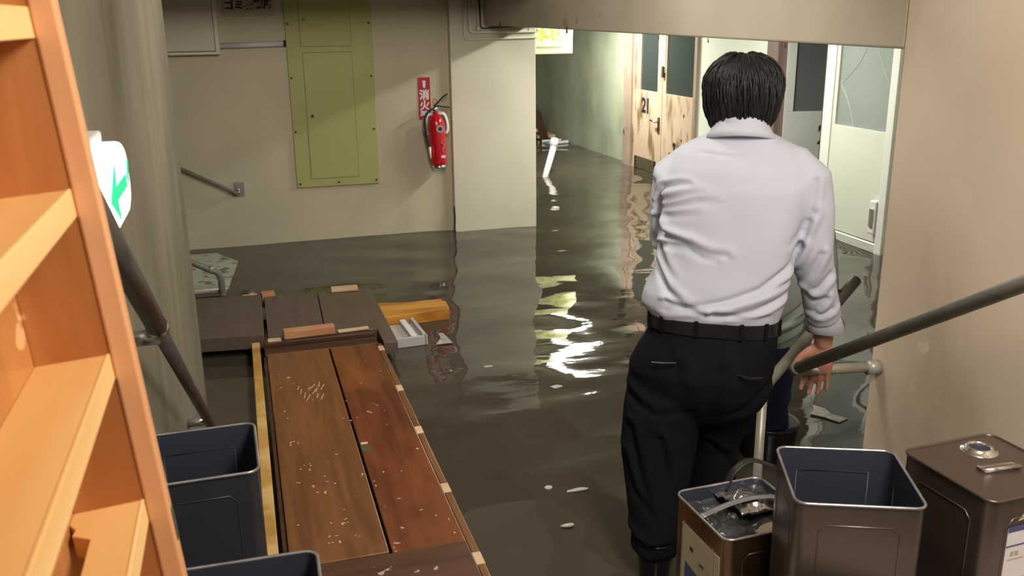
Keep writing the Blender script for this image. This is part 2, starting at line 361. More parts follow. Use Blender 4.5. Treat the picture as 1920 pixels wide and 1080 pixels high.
t = empty('green_panel', (.735, 7.6, .45), 0, 'tall yellow-green metal access panel screwed to the back wall', 'panel')
obj('panel_plate', B(-.335, .335, -.022, 0, 0, 1.47), M_panel, t, bevel=.003)
obj('lower_hatch', B(-.215, .165, -.026, -.022, .07, 1.06), M_panel, t)
obj('upper_hatch', B(-.225, .165, -.026, -.022, 1.11, 1.47), M_panel, t)
s = .0035
obj('seam', BS((-.215-s, -.215, -.0255, -.022, .07, 1.06), (.165, .165+s, -.0255, -.022, .07, 1.06), (-.215, .165, -.0255, -.022, .07-s, .07), (-.215, .165, -.0255, -.022, 1.06, 1.06+s),
              (-.225, .165, -.0255, -.022, 1.11-s, 1.11), (-.225-s, -.225, -.0255, -.022, 1.11, 1.47), (.165, .165+s, -.0255, -.022, 1.11, 1.47)), M_panelgap, t)
for x, z in ((-.175, .57), (-.19, 1.31)):
    bm = bmesh.new(); tube(bm, [(x, -.024, z), (x, -.032, z)], .012, 12); obj('lock', bm, M_gap if z < 1 else M_panelgap, t)
for x, z in ((-.31, .03), (0, .03), (.31, .03), (-.315, .45), (-.315, .87), (-.315, 1.28), (.31, .45), (.31, .87), (.31, 1.28)):
    bm = bmesh.new(); tube(bm, [(x, -.02, z), (x, -.027, z)], .009, 8); obj('screw', bm, M_gap, t)

t = empty('wall_handrail', (-.06, 7.6, .47), 0, 'thin grey sloping handrail on the back wall ending in a square bracket', 'handrail')
bm = bmesh.new(); tube(bm, [(-1.5, -.07, .79), (-.005, -.07, -.03)], .014, 14); obj('rail_tube', bm, M_rail, t, smooth=True)
obj('bracket', B(-.03, .045, -.012, 0, -.06, .055), M_steel, t, bevel=.003)
bm = bmesh.new(); tube(bm, [(0, -.075, -.02), (0, -.01, -.01)], .012, 12); obj('bracket_arm', bm, M_steel, t, smooth=True)

# fire extinguisher and its sign
t = empty('extinguisher_sign', (1.475, 7.6, 1.12), 0, 'narrow red vertical sign with white lettering above the fire extinguisher', 'sign')
obj('sign_board', B(-.048, .052, -.006, 0, -.165, .175), M_redsign, t)
text('lettering', '消', .085, (.002, -.0065, .03), (1, 0, 0), (0, 0, 1), M_labelw, t, bold=.003)
text('lettering', '火', .085, (.002, -.0065, -.055), (1, 0, 0), (0, 0, 1), M_labelw, t, bold=.003)
text('lettering', '器', .085, (.002, -.0065, -.14), (1, 0, 0), (0, 0, 1), M_labelw, t, bold=.003)
obj('arrow_mark', prism(bmesh.new(), [(-.012, .15), (.016, .15), (.012, .10), (.002, .085), (-.008, .10)], 'y', -.0075, -.006), M_labelw, t)
t = empty('fire_extinguisher', (1.56, 7.50, .585), 0, 'red fire extinguisher hung low on the back wall beside the pillar', 'fire extinguisher', rot=(0, radians(-2), 0))
bm = bmesh.new()
prof = [(.055, 0), (.068, .012), (.070, .04), (.070, .33), (.066, .36), (.052, .395), (.03, .415), (.022, .42), (.022, .44)]
loft(bm, [((0, 0, z), (r, 0, 0), (0, r, 0)) for r, z in prof], 32); obj('cylinder', bm, M_red, t, smooth=True)
bm = bmesh.new(); loft(bm, [((0, 0, z), (r, 0, 0), (0, r, 0)) for r, z in [(.056, -.022), (.06, -.015), (.058, .004)]], 28); obj('base_ring', bm, M_chrome, t, smooth=True)
bm = bmesh.new(); loft(bm, [((0, 0, z), (r, 0, 0), (0, r, 0)) for r, z in [(.02, .44), (.024, .445), (.024, .475), (.014, .485)]], 20); obj('valve', bm, M_chrome, t, smooth=True)
bm = bmesh.new(); tube(bm, curve_pts([(-.01, 0, .475), (.02, -.01, .485), (.07, -.02, .475), (.115, -.03, .47)]), [(.006, .011)]*25, 8); obj('lower_lever', bm, M_blackrub, t, smooth=True)
bm = bmesh.new(); tube(bm, curve_pts([(-.01, 0, .488), (.02, -.01, .51), (.06, -.02, .55), (.105, -.03, .58)]), [(.006, .011)]*25, 8); obj('upper_lever', bm, M_blackrub, t, smooth=True)
bm = bmesh.new(); tube(bm, [(.0+.017*cos(a), -.012, .525+.017*sin(a)) for a in [2*pi*i/14 for i in range(15)]], .004, 6); obj('safety_pin', bm, M_wood_log, t, smooth=True)
bm = bmesh.new(); tube(bm, curve_pts([(-.01, -.01, .465), (-.055, -.03, .455), (-.098, -.04, .40), (-.102, -.045, .31), (-.09, -.05, .20), (-.078, -.05, .16)]), .010, 10); obj('hose', bm, M_blackrub, t, smooth=True)
bm = bmesh.new(); tube(bm, [(-.078, -.05, .165), (-.076, -.05, .07)], [.011, .008], 10); obj('nozzle', bm, M_white, t, smooth=True)
bm = bmesh.new()
for s in (-1, 1):
    tube(bm, curve_pts([(s*.025, .01, .43), (s*.07, .0, .415), (s*.092, 0, .36), (s*.096, 0, .29), (s*.078, 0, .255)]), [(.016, .005)]*33, 8, (1, 0, 0))
obj('mounting_band', bm, M_labelw, t, smooth=True)
bm = bmesh.new(); tube(bm, [(.015, -.066, .305), (.015, -.074, .305)], .031, 20, (0, 0, 1)); obj('gauge', bm, M_chrome, t)
bm = bmesh.new(); tube(bm, [(.015, -.074, .305), (.015, -.076, .305)], .017, 16, (0, 0, 1)); obj('gauge_face', bm, M_navyink, t)
obj('label_print', BS((.01, .045, -.0715, -.066, .065, .088),), M_labelw, t)
bm = bmesh.new(); tube(bm, curve_pts([(.03, -.070, .22), (.015, -.072, .195), (.04, -.070, .17), (.02, -.072, .14), (.03, -.070, .11)]), .004, 6); obj('label_print', bm, M_pinkwood, t)

# pillar conduits
t = empty('electric_conduits', (1.81, 7.53, 1.58), 0, 'pair of thin cream conduits bending round the top of the pillar', 'conduit')
def run(name, P, r, m):
    bm = bmesh.new(); pts = [P[0]]
    for a, b, c in zip(P, P[1:], P[2:]): pts += bend(a, b, c, .03)
    pts.append(P[-1]); tube(bm, pts, r, 12); obj(name, bm, m, t, smooth=True)
run('conduit', [(0, -.015, .33), (0, -.015, .012), (.612, -.015, .02)], .010, M_cabf)
run('conduit', [(.045, -.02, .33), (.045, -.02, .065), (.612, -.02, .07)], .013, M_cabf)
run('conduit', [(.105, -.02, .33), (.12, -.02, .10)], .009, M_cabf)
run('cable', [(.13, -.02, .33), (.135, -.02, .095), (.60, -.03, .115)], .005, M_blackrub)
bm = bmesh.new(); tube(bm, [(.10, -.02, .098), (.125, -.02, .098)], .02, 12); obj('clip', bm, M_cabf, t, smooth=True)
t = empty('hanging_cord', (1.683, 7.52, 0), 0, 'thin black cord hanging down the pillar corner into the water', 'cord')
bm = bmesh.new(); tube(bm, curve_pts([(.0, 0, .22), (.004, -.003, .12), (.0, 0, .03), (.01, -.03, -.03)]), .006, 8); obj('cord', bm, M_blackrub, t, smooth=True)
t = empty('beam_hooks', (1.975, 5.2, 1.66), 0, 'rusty hooks and nail stubs under the painted beam edge', 'hook')
for y, hs in ((7.0, .8), (6.3, .35), (6.1, .35), (5.5, .7), (4.2, .3), (3.7, .3), (3.1, .3)):
    yy = y-5.2; zz = 1.66+(y-5.2)*.0112-1.66-.0
    bm = bmesh.new(); tube(bm, [(-.004, yy, zz+.055*hs), (-.012*hs, yy, zz+.03*hs), (-.009*hs, yy, zz-.004)], [.003*hs, .007*hs, .010*hs], 7); obj('hook', bm, M_wood_dark, t)

# hanging yellow sign in the far corridor
t = empty('yellow_sign', (3.3, 10.0, 1.365), 0, 'cream and lime sign hanging beside the pillar in the far corridor', 'sign')
obj('sign_board', B(-.28, .35, 0, .03, 0, .45), M_yellow_sign, t, bevel=.004)
text('lettering', '止水板', .15, (-.0, -.002, .21), (1, 0, 0), (0, 0, 1), M_lime, t, bold=.006)
obj('lettering', BS((-.08, .22, -.002, 0, .065, .085), (-.19, -.12, -.002, 0, .06, .095)), M_greytxt, t)
for x in (-.2, .27):
    bm = bmesh.new(); tube(bm, [(x, .015, .45), (x, .015, .89)], .005, 6); obj('hanger_rod', bm, M_steel, t)

# ------------------------------------------------------------------ corridor doors
XD = 4.57
t = empty('door_1', (XD, 9.66, 0)); t['kind'] = 'structure'
obj('door_frame', BS((-.03, .1, .74, .96, -.45, 2.25), (-.03, .1, -.92, -.86, -.45, 2.25), (-.03, .1, -.92, .96, 2.0, 2.25)), M_frame_pink, t, bevel=.004)
for k, (y0, y1, yp0, yp1) in enumerate(((-.065, .74, .06, .655), (-.86, -.075, -.82, -.16))):
    lf = obj('door_leaf', BS((.0, .045, y0, y1, -.44, .925), (.0, .045, y0, yp0, .925, 2.0), (.0, .045, yp1, y1, .925, 2.0)), M_peach, t, bevel=.003)
    obj('glass_pane', B(.018, .026, yp0, yp1, .92, 2.0), M_glass_dk, lf)
    if k == 0:
        obj('pane_post', B(.004, .02, .53, .655, .925, 2.0), M_frame_pink, lf)
        text('number', '21', .235, (-.002, .36, .745), (0, -1, 0), (0, 0, 1), M_navyink, lf, bold=.008)
        h = bmesh.new(); tube(h, [(0, .0, .60), (-.05, .0, .60), (-.055, .11, .61)], .011, 10); obj('lever', h, M_chrome, lf, smooth=True)
        obj('lock_plate', B(-.008, 0, -.03, .02, .47, .65), M_gap, lf)
        obj('kick_grille', BS(*[(-.02, 0, .05, .62, z, z+.012) for z in (.01, .05, .09, .13)], (-.02, 0, .05, .065, -.1, .14), (-.02, 0, .6, .615, -.1, .14)), M_gap, lf)
    else:
        obj('handle', B(-.03, 0, -.125, -.085, 1.1, 1.22), M_gap, lf)
        obj('edge_strip', B(-.01, 0, -.135, -.10, 1.15, 2.0), M_framew, lf)
        for (yy, zz, a) in ((-.41, .37, .045), (-.58, .45, .018), (-.62, .72, .02), (-.3, .28, .015)):
            bm = bmesh.new(); prism(bm, [(yy+a*cos(q)*(.7+.3*sin(3*q)), zz+a*1.3*sin(q)*(.8+.2*cos(5*q))) for q in [i*2*pi/14 for i in range(14)]], 'x', -.0012, .0); obj('rust_patch', bm, M_wood_dark, lf)
t = empty('door_2', (XD, 7.25, 0)); t['kind'] = 'structure'
obj('door_frame', BS((-.03, .13, .0, .18, -.45, 2.25), (-.02, .13, -.69, .0, 2.0, 2.25)), M_frame_purple, t, bevel=.012)
lf = empty('door_leaf', (.06, -.02, 0), 0); lf.parent = t; lf.rotation_euler = (0, 0, -.284)
obj('leaf_panel', BS((0, .80, -.02, .02, -.44, .93), (0, .075, -.02, .02, .93, 2.0), (.72, .80, -.02, .02, .93, 2.0)), M_doorg, lf, bevel=.003)
obj('glass_pane', B(.075, .72, -.004, .004, .92, 2.0), M_glass_g2, lf)
text('number', '22', .235, (.425, -.0215, .72), (1, 0, 0), (0, 0, 1), M_navyink, lf, bold=.008)
t = empty('door_3', (XD, 6.09, 0)); t['kind'] = 'structure'
obj('door_frame', BS((-.012, .1, .35, .47, -.45, 2.25), (-.035, .1, -.43, -.35, -.45, 2.25), (-.02, .1, -.35, .35, 2.0, 2.25)), M_framew, t, bevel=.006)
obj('frame_seal', B(-.014, -.0, .465, .474, -.45, 2.0), M_gap, t)
lf = obj('door_leaf', BS((0, .045, -.35, .35, .07, .905), (0, .045, -.35, -.31, .905, 2.0), (0, .045, .31, .35, .905, 2.0)), M_doorw, t, bevel=.003)
obj('glass_pane', B(.018, .024, -.31, .31, .90, 2.0), M_glass_gr, lf)
def crack(pts):
    bm = bmesh.new(); tube(bm, [(.016, y, z) for y, z in pts], .0028, 5); obj('crack', bm, M_crack, lf)
crack([(.29, 1.22), (.20, 1.12), (.13, 1.0), (.09, .91)]); crack([(.29, 1.22), (.16, 1.33), (.08, 1.40), (.02, 1.5)]); crack([(-.12, 1.5), (-.2, 1.37), (-.27, 1.27)])
bm = bmesh.new()
for i in range(13): prism(bm, [(-.014, -.10+i*.013), (.008, -.10+i*.013+.006), (.008, -.10+i*.013+.002), (-.014, -.10+i*.013-.005)], 'y', -.35, .35)
box(bm, -.012, .02, -.35, -.335, -.3, .07); box(bm, -.012, .02, .335, .35, -.3, .07); 
obj('vent_grille', bm, M_framew, lf)
obj('latch_box', B(-.05, 0, -.35, -.27, .14, .40), M_white, lf, bevel=.012)
obj('latch_box', B(-.062, -.05, -.33, -.29, .2, .34), M_chrome, lf, bevel=.004)

# things at the far end of the corridor
t = empty('wooden_steps', (4.25, 13.1, 0), 0, 'dark wooden step unit standing in the water at the corridor end', 'steps')
for y in (0, .5):
    obj('stringer', prism(bmesh.new(), [(-.35, .47), (-.05, .47), (.03, .42), (.27, -.3), (.12, -.3), (-.03, .25), (-.35, .25)], 'y', y, y+.04), M_wood_dark, t)
for x0, z in ((-.3, .30), (-.25, .12), (.0, .02)): obj('tread', B(x0, x0+.28, .04, .5, z, z+.05), M_pale_wood, t, bevel=.003)
t = empty('blue_tray', (4.40, 12.75, 0), .2, 'pale blue tray floating in front of the dark step unit', 'tray')
obj('tray_base', BS((-.16, .14, -.1, .1, -.02, .02)), mat('pale_blue_plastic', (.25, .38, .48), rough=.4), t, bevel=.008)
obj('tray_rim', BS((-.17, .15, -.11, -.095, .0, .04), (-.17, .15, .095, .11, .0, .04)), M_white, t)
t = empty('drain_pipe', (3.45, 10.15, 0), 0, 'white plastic pipe leaning up out of the corridor water', 'pipe')
bm = bmesh.new(); tube(bm, [(-.20, -.25, -.12), (.11, .22, .31)], .036, 16); obj('pipe', bm, M_white, t, smooth=True)
bm = bmesh.new(); tube(bm, [(.09, .19, .27), (.12, .235, .37)], .045, 16); obj('pipe_socket', bm, M_white, t, smooth=True)

# ------------------------------------------------------------------ left wall: exit light and handrail
t = empty('exit_light', (-.27, 1.5, 1.49), 0, 'glowing white exit light with a green arrow on the left wall', 'exit light')
bm = bmesh.new()
ys = [-.42, -.40, .20, .245, .262, .27, .262, .235, .20]; 
prof = [(-.42, -.06), (.215, -.06), (.25, -.045), (.265, -.02), (.265, .03), (.25, .052), (.22, .065), (-.42, .065)]
prism(bm, prof, 'x', .012, .072)
obj('diffuser', bm, M_exit, t, bevel=.012, seg=3)
obj('back_plate', B(0, .012, -.42, .25, -.055, .075), M_white, t)
obj('cap', B(.0, .04, .05, .22, .066, .085), M_white, t, bevel=.004)
bm = bmesh.new()
prism(bm, [(-.02, .0), (.075, .048), (.06, .012), (.20, .012), (.20, -.010), (.06, -.010), (.075, -.046)], 'x', .0721, .0735)
obj('arrow_mark', bm, M_exitg, t)
bm = bmesh.new(); prism(bm, [(.215, .0), (.235, .03), (.25, .028), (.23, -.01)], 'x', .0721, .0735); obj('figure_mark', bm, M_exitg, t)
bm = bmesh.new(); tube(bm, [(.01, .16, .08), (.006, .17, .17)], .006, 8); obj('cable', bm, M_blackrub, t)
t = empty('handrail', (-.2, 2.14, 0), 0, 'dark grey pipe handrail sloping down the left wall', 'handrail')
def rz(y): return 1.416-(y-1.479)*.6057
bm = bmesh.new(); tube(bm, [(0, -.9, rz(1.24)), (0, -.22, rz(1.92))], .0205, 20); obj('upper_rail_tube', bm, M_raild, t, smooth=True)
bm = bmesh.new(); tube(bm, [(0, -.22, rz(1.92)), (0, 1.25, rz(3.39))], .0165, 20); obj('lower_rail_tube', bm, M_raild, t, smooth=True)
bm = bmesh.new(); tube(bm, [(0, -.235, rz(1.905)), (0, -.215, rz(1.925))], .0225, 20); obj('sleeve_ring', bm, M_chrome, t, smooth=True)
bm = bmesh.new(); tube(bm, [(-.07, -.20, rz(1.94)-.012), (-.0, -.20, rz(1.94)-.012)], .017, 16); obj('bracket_arm', bm, M_steel, t, smooth=True)
bm = bmesh.new(); tube(bm, [(-.07, -.20, rz(1.94)-.012), (-.063, -.20, rz(1.94)-.012)], .034, 20); obj('bracket_plate', bm, M_steel, t, smooth=True)
bm = bmesh.new(); tube(bm, [(-.07, 1.0, rz(3.14)), (0, 1.0, rz(3.14))], .014, 16); obj('bracket_arm', bm, M_steel, t, smooth=True)

# ------------------------------------------------------------------ right side handrails
t = empty('handrail', (1.68, 2.45, 0), 0, 'grey-green pipe handrail crossing in front of the beige right wall', 'handrail')
def rr(y): return .632-(y-2.45)*.617
bm = bmesh.new(); tube(bm, [(0, -2.0, rr(.45)), (0, 0, rr(2.45))], .0195, 22); obj('rail_tube', bm, M_rail, t, smooth=True)
bm = bmesh.new(); tube(bm, [(0, -.018, rr(2.432)), (0, .004, rr(2.454))], .0215, 22); obj('end_collar', bm, M_rail, t, smooth=True)
bm = bmesh.new(); tube(bm, [(.0, -.02, .632), (.255, -.04, .622)], .0165, 18); obj('stem', bm, M_railw, t, smooth=True)
bm = bmesh.new(); tube(bm, [(.245, -.04, .622), (.29, -.045, .62)], .024, 18); obj('wall_socket', bm, M_railw, t, smooth=True)
t = empty('stair_rail', (1.66, 2.6, -.28), 0, 'low grey rail bent over a thin post behind the trouser leg', 'handrail')
bm = bmesh.new(); tube(bm, [(.0, 0, -.17+.17), (.0, 0, .745)], .0165, 16); obj('post', bm, M_railw, t, smooth=True)
d = Vector((.50, .23, .27))
p0 = Vector((.0, 0, .745)); p1 = Vector((.01, .005, .79)); p2 = p1+d*.55
bm = bmesh.new(); tube(bm, [p0]+bend(p0, p1, p2, .03)+[p2], .0195, 18); obj('rail_tube', bm, M_rail, t, smooth=True)
bm = bmesh.new(); tube(bm, [p2, p1+d*1.02], .021, 18); obj('shaded_rail_end', bm, M_raild, t, smooth=True)  # same rail continued; shadow on this end is put into its darker colour
q = p1+d*.86; bm = bmesh.new(); tube(bm, [q+Vector((-.02+.022*cos(a), 0, .022*sin(a)+.0)) for a in [2*pi*i/12 for i in range(13)]], .005, 6); obj('ring', bm, M_blackrub, t)

# ------------------------------------------------------------------ bookcase leaning on the left wall
t = empty('bookcase', (-.086, 0, .84), 0, 'orange-brown wooden shelf unit leaning on the left wall close by', 'shelf unit', rot=(0, -radians(4.46), 0))
XF = -.024; XBk = -.098
post = obj('front_post', B(XF, 0, .998, 1.022, 0, 1.1), M_post, t, bevel=.003)
obj('slot', B(-.0005, .0012, 1.004, 1.016, .34, .38), M_gap, post)
obj('side_panel', B(XBk, XF, 1.0, 1.02, 0, 1.1), M_shelf, t, bevel=.001)
obj('back_panel', B(XBk-.008, XBk, .1, 1.02, 0, 1.1), M_shelf, t)
obj('side_panel', B(XBk, 0, .08, .1, 0, 1.1), M_shelf, t)
for k, z in enumerate((.06, .228, .402, .577, .755, .93)):
    z0 = z-.026
    bm = bmesh.new()
    if k == 2: prism(bm, [(XF-.004, .1), (XF-.004, 1.0), (XBk, 1.0), (XBk, .975), (XBk+.008, .962), (XBk+.006, .95), (XBk+.026, .935), (XBk+.030, .1)], 'z', z0, z)
    else: box(bm, XBk, XF-.004, .1, 1.0, z0, z)
    s = obj('shelf_board', bm, M_shelfb, t, bevel=.001)
    obj('edge_strip', B(XF-.004, XF, .1, 1.0, z0-.002, z+.001), M_shelfe, s, bevel=.001)

# ------------------------------------------------------------------ square 18-litre tins
def rrect(w, d, r, n=6):
    P = []
    for cx, cy, a0 in ((w/2-r, d/2-r, 0), (-w/2+r, d/2-r, pi/2), (-w/2+r, -d/2+r, pi), (w/2-r, -d/2+r, 1.5*pi)):
        for i in range(n+1): a = a0+pi/2*i/n; P.append((cx+r*cos(a), cy+r*sin(a)))
    return P
def rings(bm, L, cap0=True, cap1=False, mi=0):
    R = [[bm.verts.new((x, y, z)) for x, y in pts] for pts, z in L]; n = len(R[0])
    for a, b in zip(R, R[1:]):
        for i in range(n): bm.faces.new([a[i], a[(i+1) % n], b[(i+1) % n], b[i]]).material_index = mi
    if cap0: bm.faces.new(R[0][::-1]).material_index = mi
    if cap1: bm.faces.new(R[-1]).material_index = mi
def tin(name, x, y, z, rz, label, outer, inner, open_top, w=.238, h=.35, cr=.022, group=None):
    t = empty(name, (x, y, z), rz, label, 'tin can', group)
    bm = bmesh.new(); rings(bm, [(rrect(w, w, cr), 0), (rrect(w, w, cr), h)], True, not open_top)
    obj('wall', bm, outer, t, smooth=True, autos=True)
    # embossed frames on the four faces
    bm = bmesh.new()
    for k in range(4):
        a = k*pi/2; R = Matrix.Rotation(a, 4, 'Z'); q = w/2-.045
        P = [Vector((sx, -w/2-.0002, sz)) for sx, sz in ((-q+.015, .05), (q-.015, .05), (q, .065), (q, h-.06), (q-.015, h-.045), (-q+.015, h-.045), (-q, h-.06), (-q, .065), (-q+.015, .05))]
        tube(bm, [R @ p for p in P], .0014, 6)
    obj('embossed_frame', bm, outer, t, smooth=True)
    bm = bmesh.new(); P = rrect(w+.002, w+.002, cr+.001); P.append(P[0]); tube(bm, [(px, py, h) for px, py in P], .0032, 8, (0, 0, 1), caps=False)
    obj('rim', bm, M_rim if open_top else outer, t, smooth=True)
    if open_top:
        bm = bmesh.new(); rings(bm, [(rrect(w-.004, w-.004, cr-.002), h-.001), (rrect(w-.004, w-.004, cr-.002), .006)], False, True)
        L = obj('lining', bm, inner, t, smooth=True, autos=True)
        bm = bmesh.new()
        for k in range(4):
            R = Matrix.Rotation(k*pi/2, 4, 'Z'); q = w/2-.045
            P = [Vector((sx, -w/2+.0025, sz)) for sx, sz in ((-q, .05), (q, .05), (q, h-.05), (-q, h-.05), (-q, .05))]
            tube(bm, [R @ p for p in P], .0016, 6)
        obj('inner_frame', bm, inner, L, smooth=True)
    return t, w, h
# left pair
tin('square_tin', -.148, 1.83, .54, 0.02, 'dark open-topped square tin behind, beside the orange shelf unit', M_navyout, M_navy, True, h=.36)
tin('square_tin', -.064, 1.275, .54, -.02, 'dark open-topped square tin in the bottom left corner, nearest the camera', M_navyout, M_navy, True, h=.36)
# right group
tin('square_tin', 1.118, 1.425, .50, radians(-23), 'brown open-topped square tin with a navy blue inside', M_tin, M_navy, True, w=.242)
t, w, h = tin('square_tin', 1.425, 1.372, .50, radians(3), 'closed brown square tin with spout and folded handle', M_tin, M_navy, False, w=.238)
bm = bmesh.new()
for a, b, z in ((.034, .030, .352), (.030, .026, .360), (.022, .020, .364), (.019, .018, .362)): pass
loft(bm, [((.035, .065, z), (r, 0, 0), (0, r, 0)) for r, z in [(.038, .350), (.036, .352), (.031, .3525), (.028, .358), (.024, .360), (.0215, .358), (.021, .352)]], 32, caps=False); obj('spout', bm, M_chrome, t, smooth=True)
bm = bmesh.new(); tube(bm, [(.035, .065, .351), (.035, .065, .3555)], .0215, 20); obj('spout_mouth', bm, M_navyink, t)
bm = bmesh.new(); P = [(-.035, .0, .353), (.045, -.012, .353), (.045, -.032, .356), (-.035, -.02, .356), (-.035, .0, .353)]; tube(bm, P, .0045, 8); obj('handle', bm, M_chrome, t, smooth=True)
lb = obj('paper_label', B(-.068, .112, -w/2-.0014, -w/2-.0004, .06, .285), M_labelw, t)
obj('blue_band', BS((-.068, .112, -w/2-.0020, -w/2-.0014, .276, .288), (-.068, .112, -w/2-.0020, -w/2-.0014, .243, .246)), M_labelblue, lb)
obj('print', BS(*[(x, x+.009, -w/2-.002, -w/2-.0014, .222, .232) for x in (-.055, -.043, -.01, .015, .04)], *[(-.06, -.02, -w/2-.002, -w/2-.0014, z, z+.0025) for z in (.213, .16, .12)], (.03, .07, -w/2-.002, -w/2-.0014, .258, .266)), M_greytxt, lb)
obj('torn_label', prism(bmesh.new(), [(-.045, .298), (-.02, .325), (.01, .34), (.112, .342), (.112, .305), (.03, .306)], 'y', -w/2-.0012, -w/2-.0003), M_label, t)
# crushed tin
t, w, h = tin('crushed_tin', 1.055, 1.70, .33, radians(2), 'battered golden-brown tin with wet debris in its sunken top', M_tin_gold, M_navy, True, w=.232, h=.31)
bm = bmesh.new(); n = 26; g = []
for j in range(n+1):
    g.append([bm.verts.new(((i/n-.5)*(w-.01), (j/n-.5)*(w-.01), .275+.010*noise.noise(Vector((i*.35, j*.35, 1)))+.012*abs(noise.noise(Vector((i*.16, j*.16, 9)))))) for i in range(n+1)])
for a, b in zip(g, g[1:]):
    for i in range(n): bm.faces.new([a[i], a[i+1], b[i+1], b[i]])
obj('sunken_lid', bm, M_wetdark, t, smooth=True)
bm = bmesh.new(); g = []; nx2, ny2 = 24, 20
for j in range(ny2+1):
    v = j/ny2; row = []
    for i in range(nx2+1):
        u = i/nx2; x = -.01+u*.135; y = -.01+v*.125
        z = .292+.028*sin(pi*min(1, v*1.2))*sin(pi*min(1, u*1.3+.1))+.010*noise.noise(Vector((u*4, v*4, 3)))+.006*noise.noise(Vector((u*11, v*11, 5)))
        row.append(bm.verts.new((x, y, z)))
    g.append(row)
for a, b in zip(g, g[1:]):
    for i in range(nx2): bm.faces.new([a[i], a[i+1], b[i+1], b[i]])
q = obj('crumpled_sheet', bm, M_silver, t, smooth=True); s = q.modifiers.new('s', 'SOLIDIFY'); s.thickness = .0015
bm = bmesh.new(); tube(bm, curve_pts([(-.112, .0, .308), (-.06, .012, .312), (.0, .02, .316), (.06, .016, .318), (.112, .01, .31)]), [(.0022, .010)]*33, 8); obj('handle_strap', bm, M_rim, t, smooth=True)
bm = bmesh.new(); tube(bm, curve_pts([(.02, .118, .29), (.05, .125, .335), (.10, .13, .352), (.16, .12, .33)]), [(.003, .011)]*25, 8); obj('bail_handle', bm, M_blackrub, t, smooth=True)
bm = bmesh.new(); loft(bm, [((.03, -.075, .283), (.045, .006, 0), (0, .025, 0)), ((.03, -.075, .292), (.04, .005, 0), (0, .022, 0))], 14); obj('sodden_scrap', bm, M_label, t, smooth=True)
lb = obj('paper_label', B(-w/2-.0014, -w/2-.0004, -.095, .075, .02, .255), M_label, t)
obj('blue_print', prism(bmesh.new(), [(.055, .16), (-.08, .14), (-.08, .03), (.055, .03)], 'x', -w/2-.002, -w/2-.0014), M_labelblue, lb)
obj('print', BS((-w/2-.002, -w/2-.0014, .02, .035, .2, .21), (-w/2-.002, -w/2-.0014, -.03, -.01, .185, .19)), M_ink, lb)

# ------------------------------------------------------------------ boards in the water
t = empty('wooden_door_panel', (.31, 3.5, 0), 0, 'long varnished brown wooden panel of two boards lying across the water', 'wooden panel')
def P_(x0, x1, y0, y1, z0, z1): return B(x0-.31, x1-.31, y0-3.5, y1-3.5, z0, z1)
obj('board', P_(.025, .338, 2.62, 4.63, .06, .100), M_wood_door, t, bevel=.004)
rb = obj('board', P_(.347, .590, 2.60, 4.63, .06, .101), M_wood_red, t, bevel=.004)
obj('knot_hole', P_(.349, .385, 3.36, 3.42, .1005, .1022), M_gap, rb)
obj('chipped_patch', P_(.352, .380, 3.43, 3.448, .1005, .103), M_pale_wood, rb, bevel=.004)
obj('end_rail', P_(.035, .590, 2.16, 2.61, .055, .102), mat('dull_dark_red_wood', (.095, .034, .016), (.055, .02, .010), rough=.45, scale=2.5, stretch=(.9, 8, 8), spots=((.4, .32, .25), 28, 1.02)), t, bevel=.004)
obj('end_rail', P_(.015, .600, 4.63, 4.80, .055, .102), M_wood_dark, t, bevel=.004)
obj('batten', P_(.02, .600, 4.74, 4.785, .102, .125), M_wood_dark, t, bevel=.003)
eg = obj('edge_strip', P_(.592, .617, 2.16, 4.63, .045, .099), M_wood_door, t, bevel=.003)
for y in (4.55, 3.98, 3.5, 2.98, 2.5): obj('bare_wood_patch', P_(.590, .618, y-.035, y+.035, .060, .1003), M_pale_wood, eg)
obj('edge_strip', P_(.008, .022, 2.16, 4.63, .03, .085), M_wood_dark, t)  # dark strip giving the shadow gap left of the boards
# paint scratches on the left board, chips on both
bm = bmesh.new(); random.seed(3)
def chip(x, y, w, l, a=0):
    c, s = cos(a), sin(a); P = [(x+c*u*w-s*v*l-.31, y+s*u*w+c*v*l-3.5) for u, v in ((-.5, -.5), (.5, -.4), (.4, .5), (-.4, .45))]; prism(bm, P, 'z', .1008, .1018)
for i in range(13): chip(.155+.018*(i % 7)+random.uniform(-.01, .01), 4.12-.06*(i % 3)+random.uniform(-.02, .02), .004, random.uniform(.03, .08), random.uniform(-.5, -.1))
for i in range(30): chip(random.uniform(.05, .57), random.uniform(2.5, 4.4), random.uniform(.003, .008), random.uniform(.004, .014), random.uniform(0, 3))
for cx, cy in ((.12, 3.3), (.16, 3.1), (.22, 2.85), (.10, 3.52), (.18, 2.75)):
    for i in range(5): chip(cx+random.uniform(-.025, .025), cy+random.uniform(-.03, .03), random.uniform(.003, .007), random.uniform(.005, .016), random.uniform(0, 3))
obj('scuff_marks', bm, M_pale_wood, t)['kind'] = 'stuff'
t = empty('timber_plank', (-.028, 3.6, 0), 0, 'narrow yellow pine plank floating along the left edge of the wooden panel', 'plank')
obj('plank', B(-.020, .022, -1.38, 1.27, .01, .092), M_wood_yel, t, bevel=.004)
t = empty('dark_board', (-.15, 5.3, 0), 0, 'dark brown laminate board, leftmost, against the left wall corner', 'board', 'dark laminate boards behind the wooden panel')
obj('board_top', prism(bmesh.new(), [(-.20, -.365), (.172, -.405), (.18, .385), (-.30, .43)], 'z', .045, .125), M_lamin, t, bevel=.004)
t = empty('dark_board', (.36, 5.1, 0), 0, 'wide dark brown laminate board at the far end of the wooden panel', 'board', 'dark laminate boards behind the wooden panel')
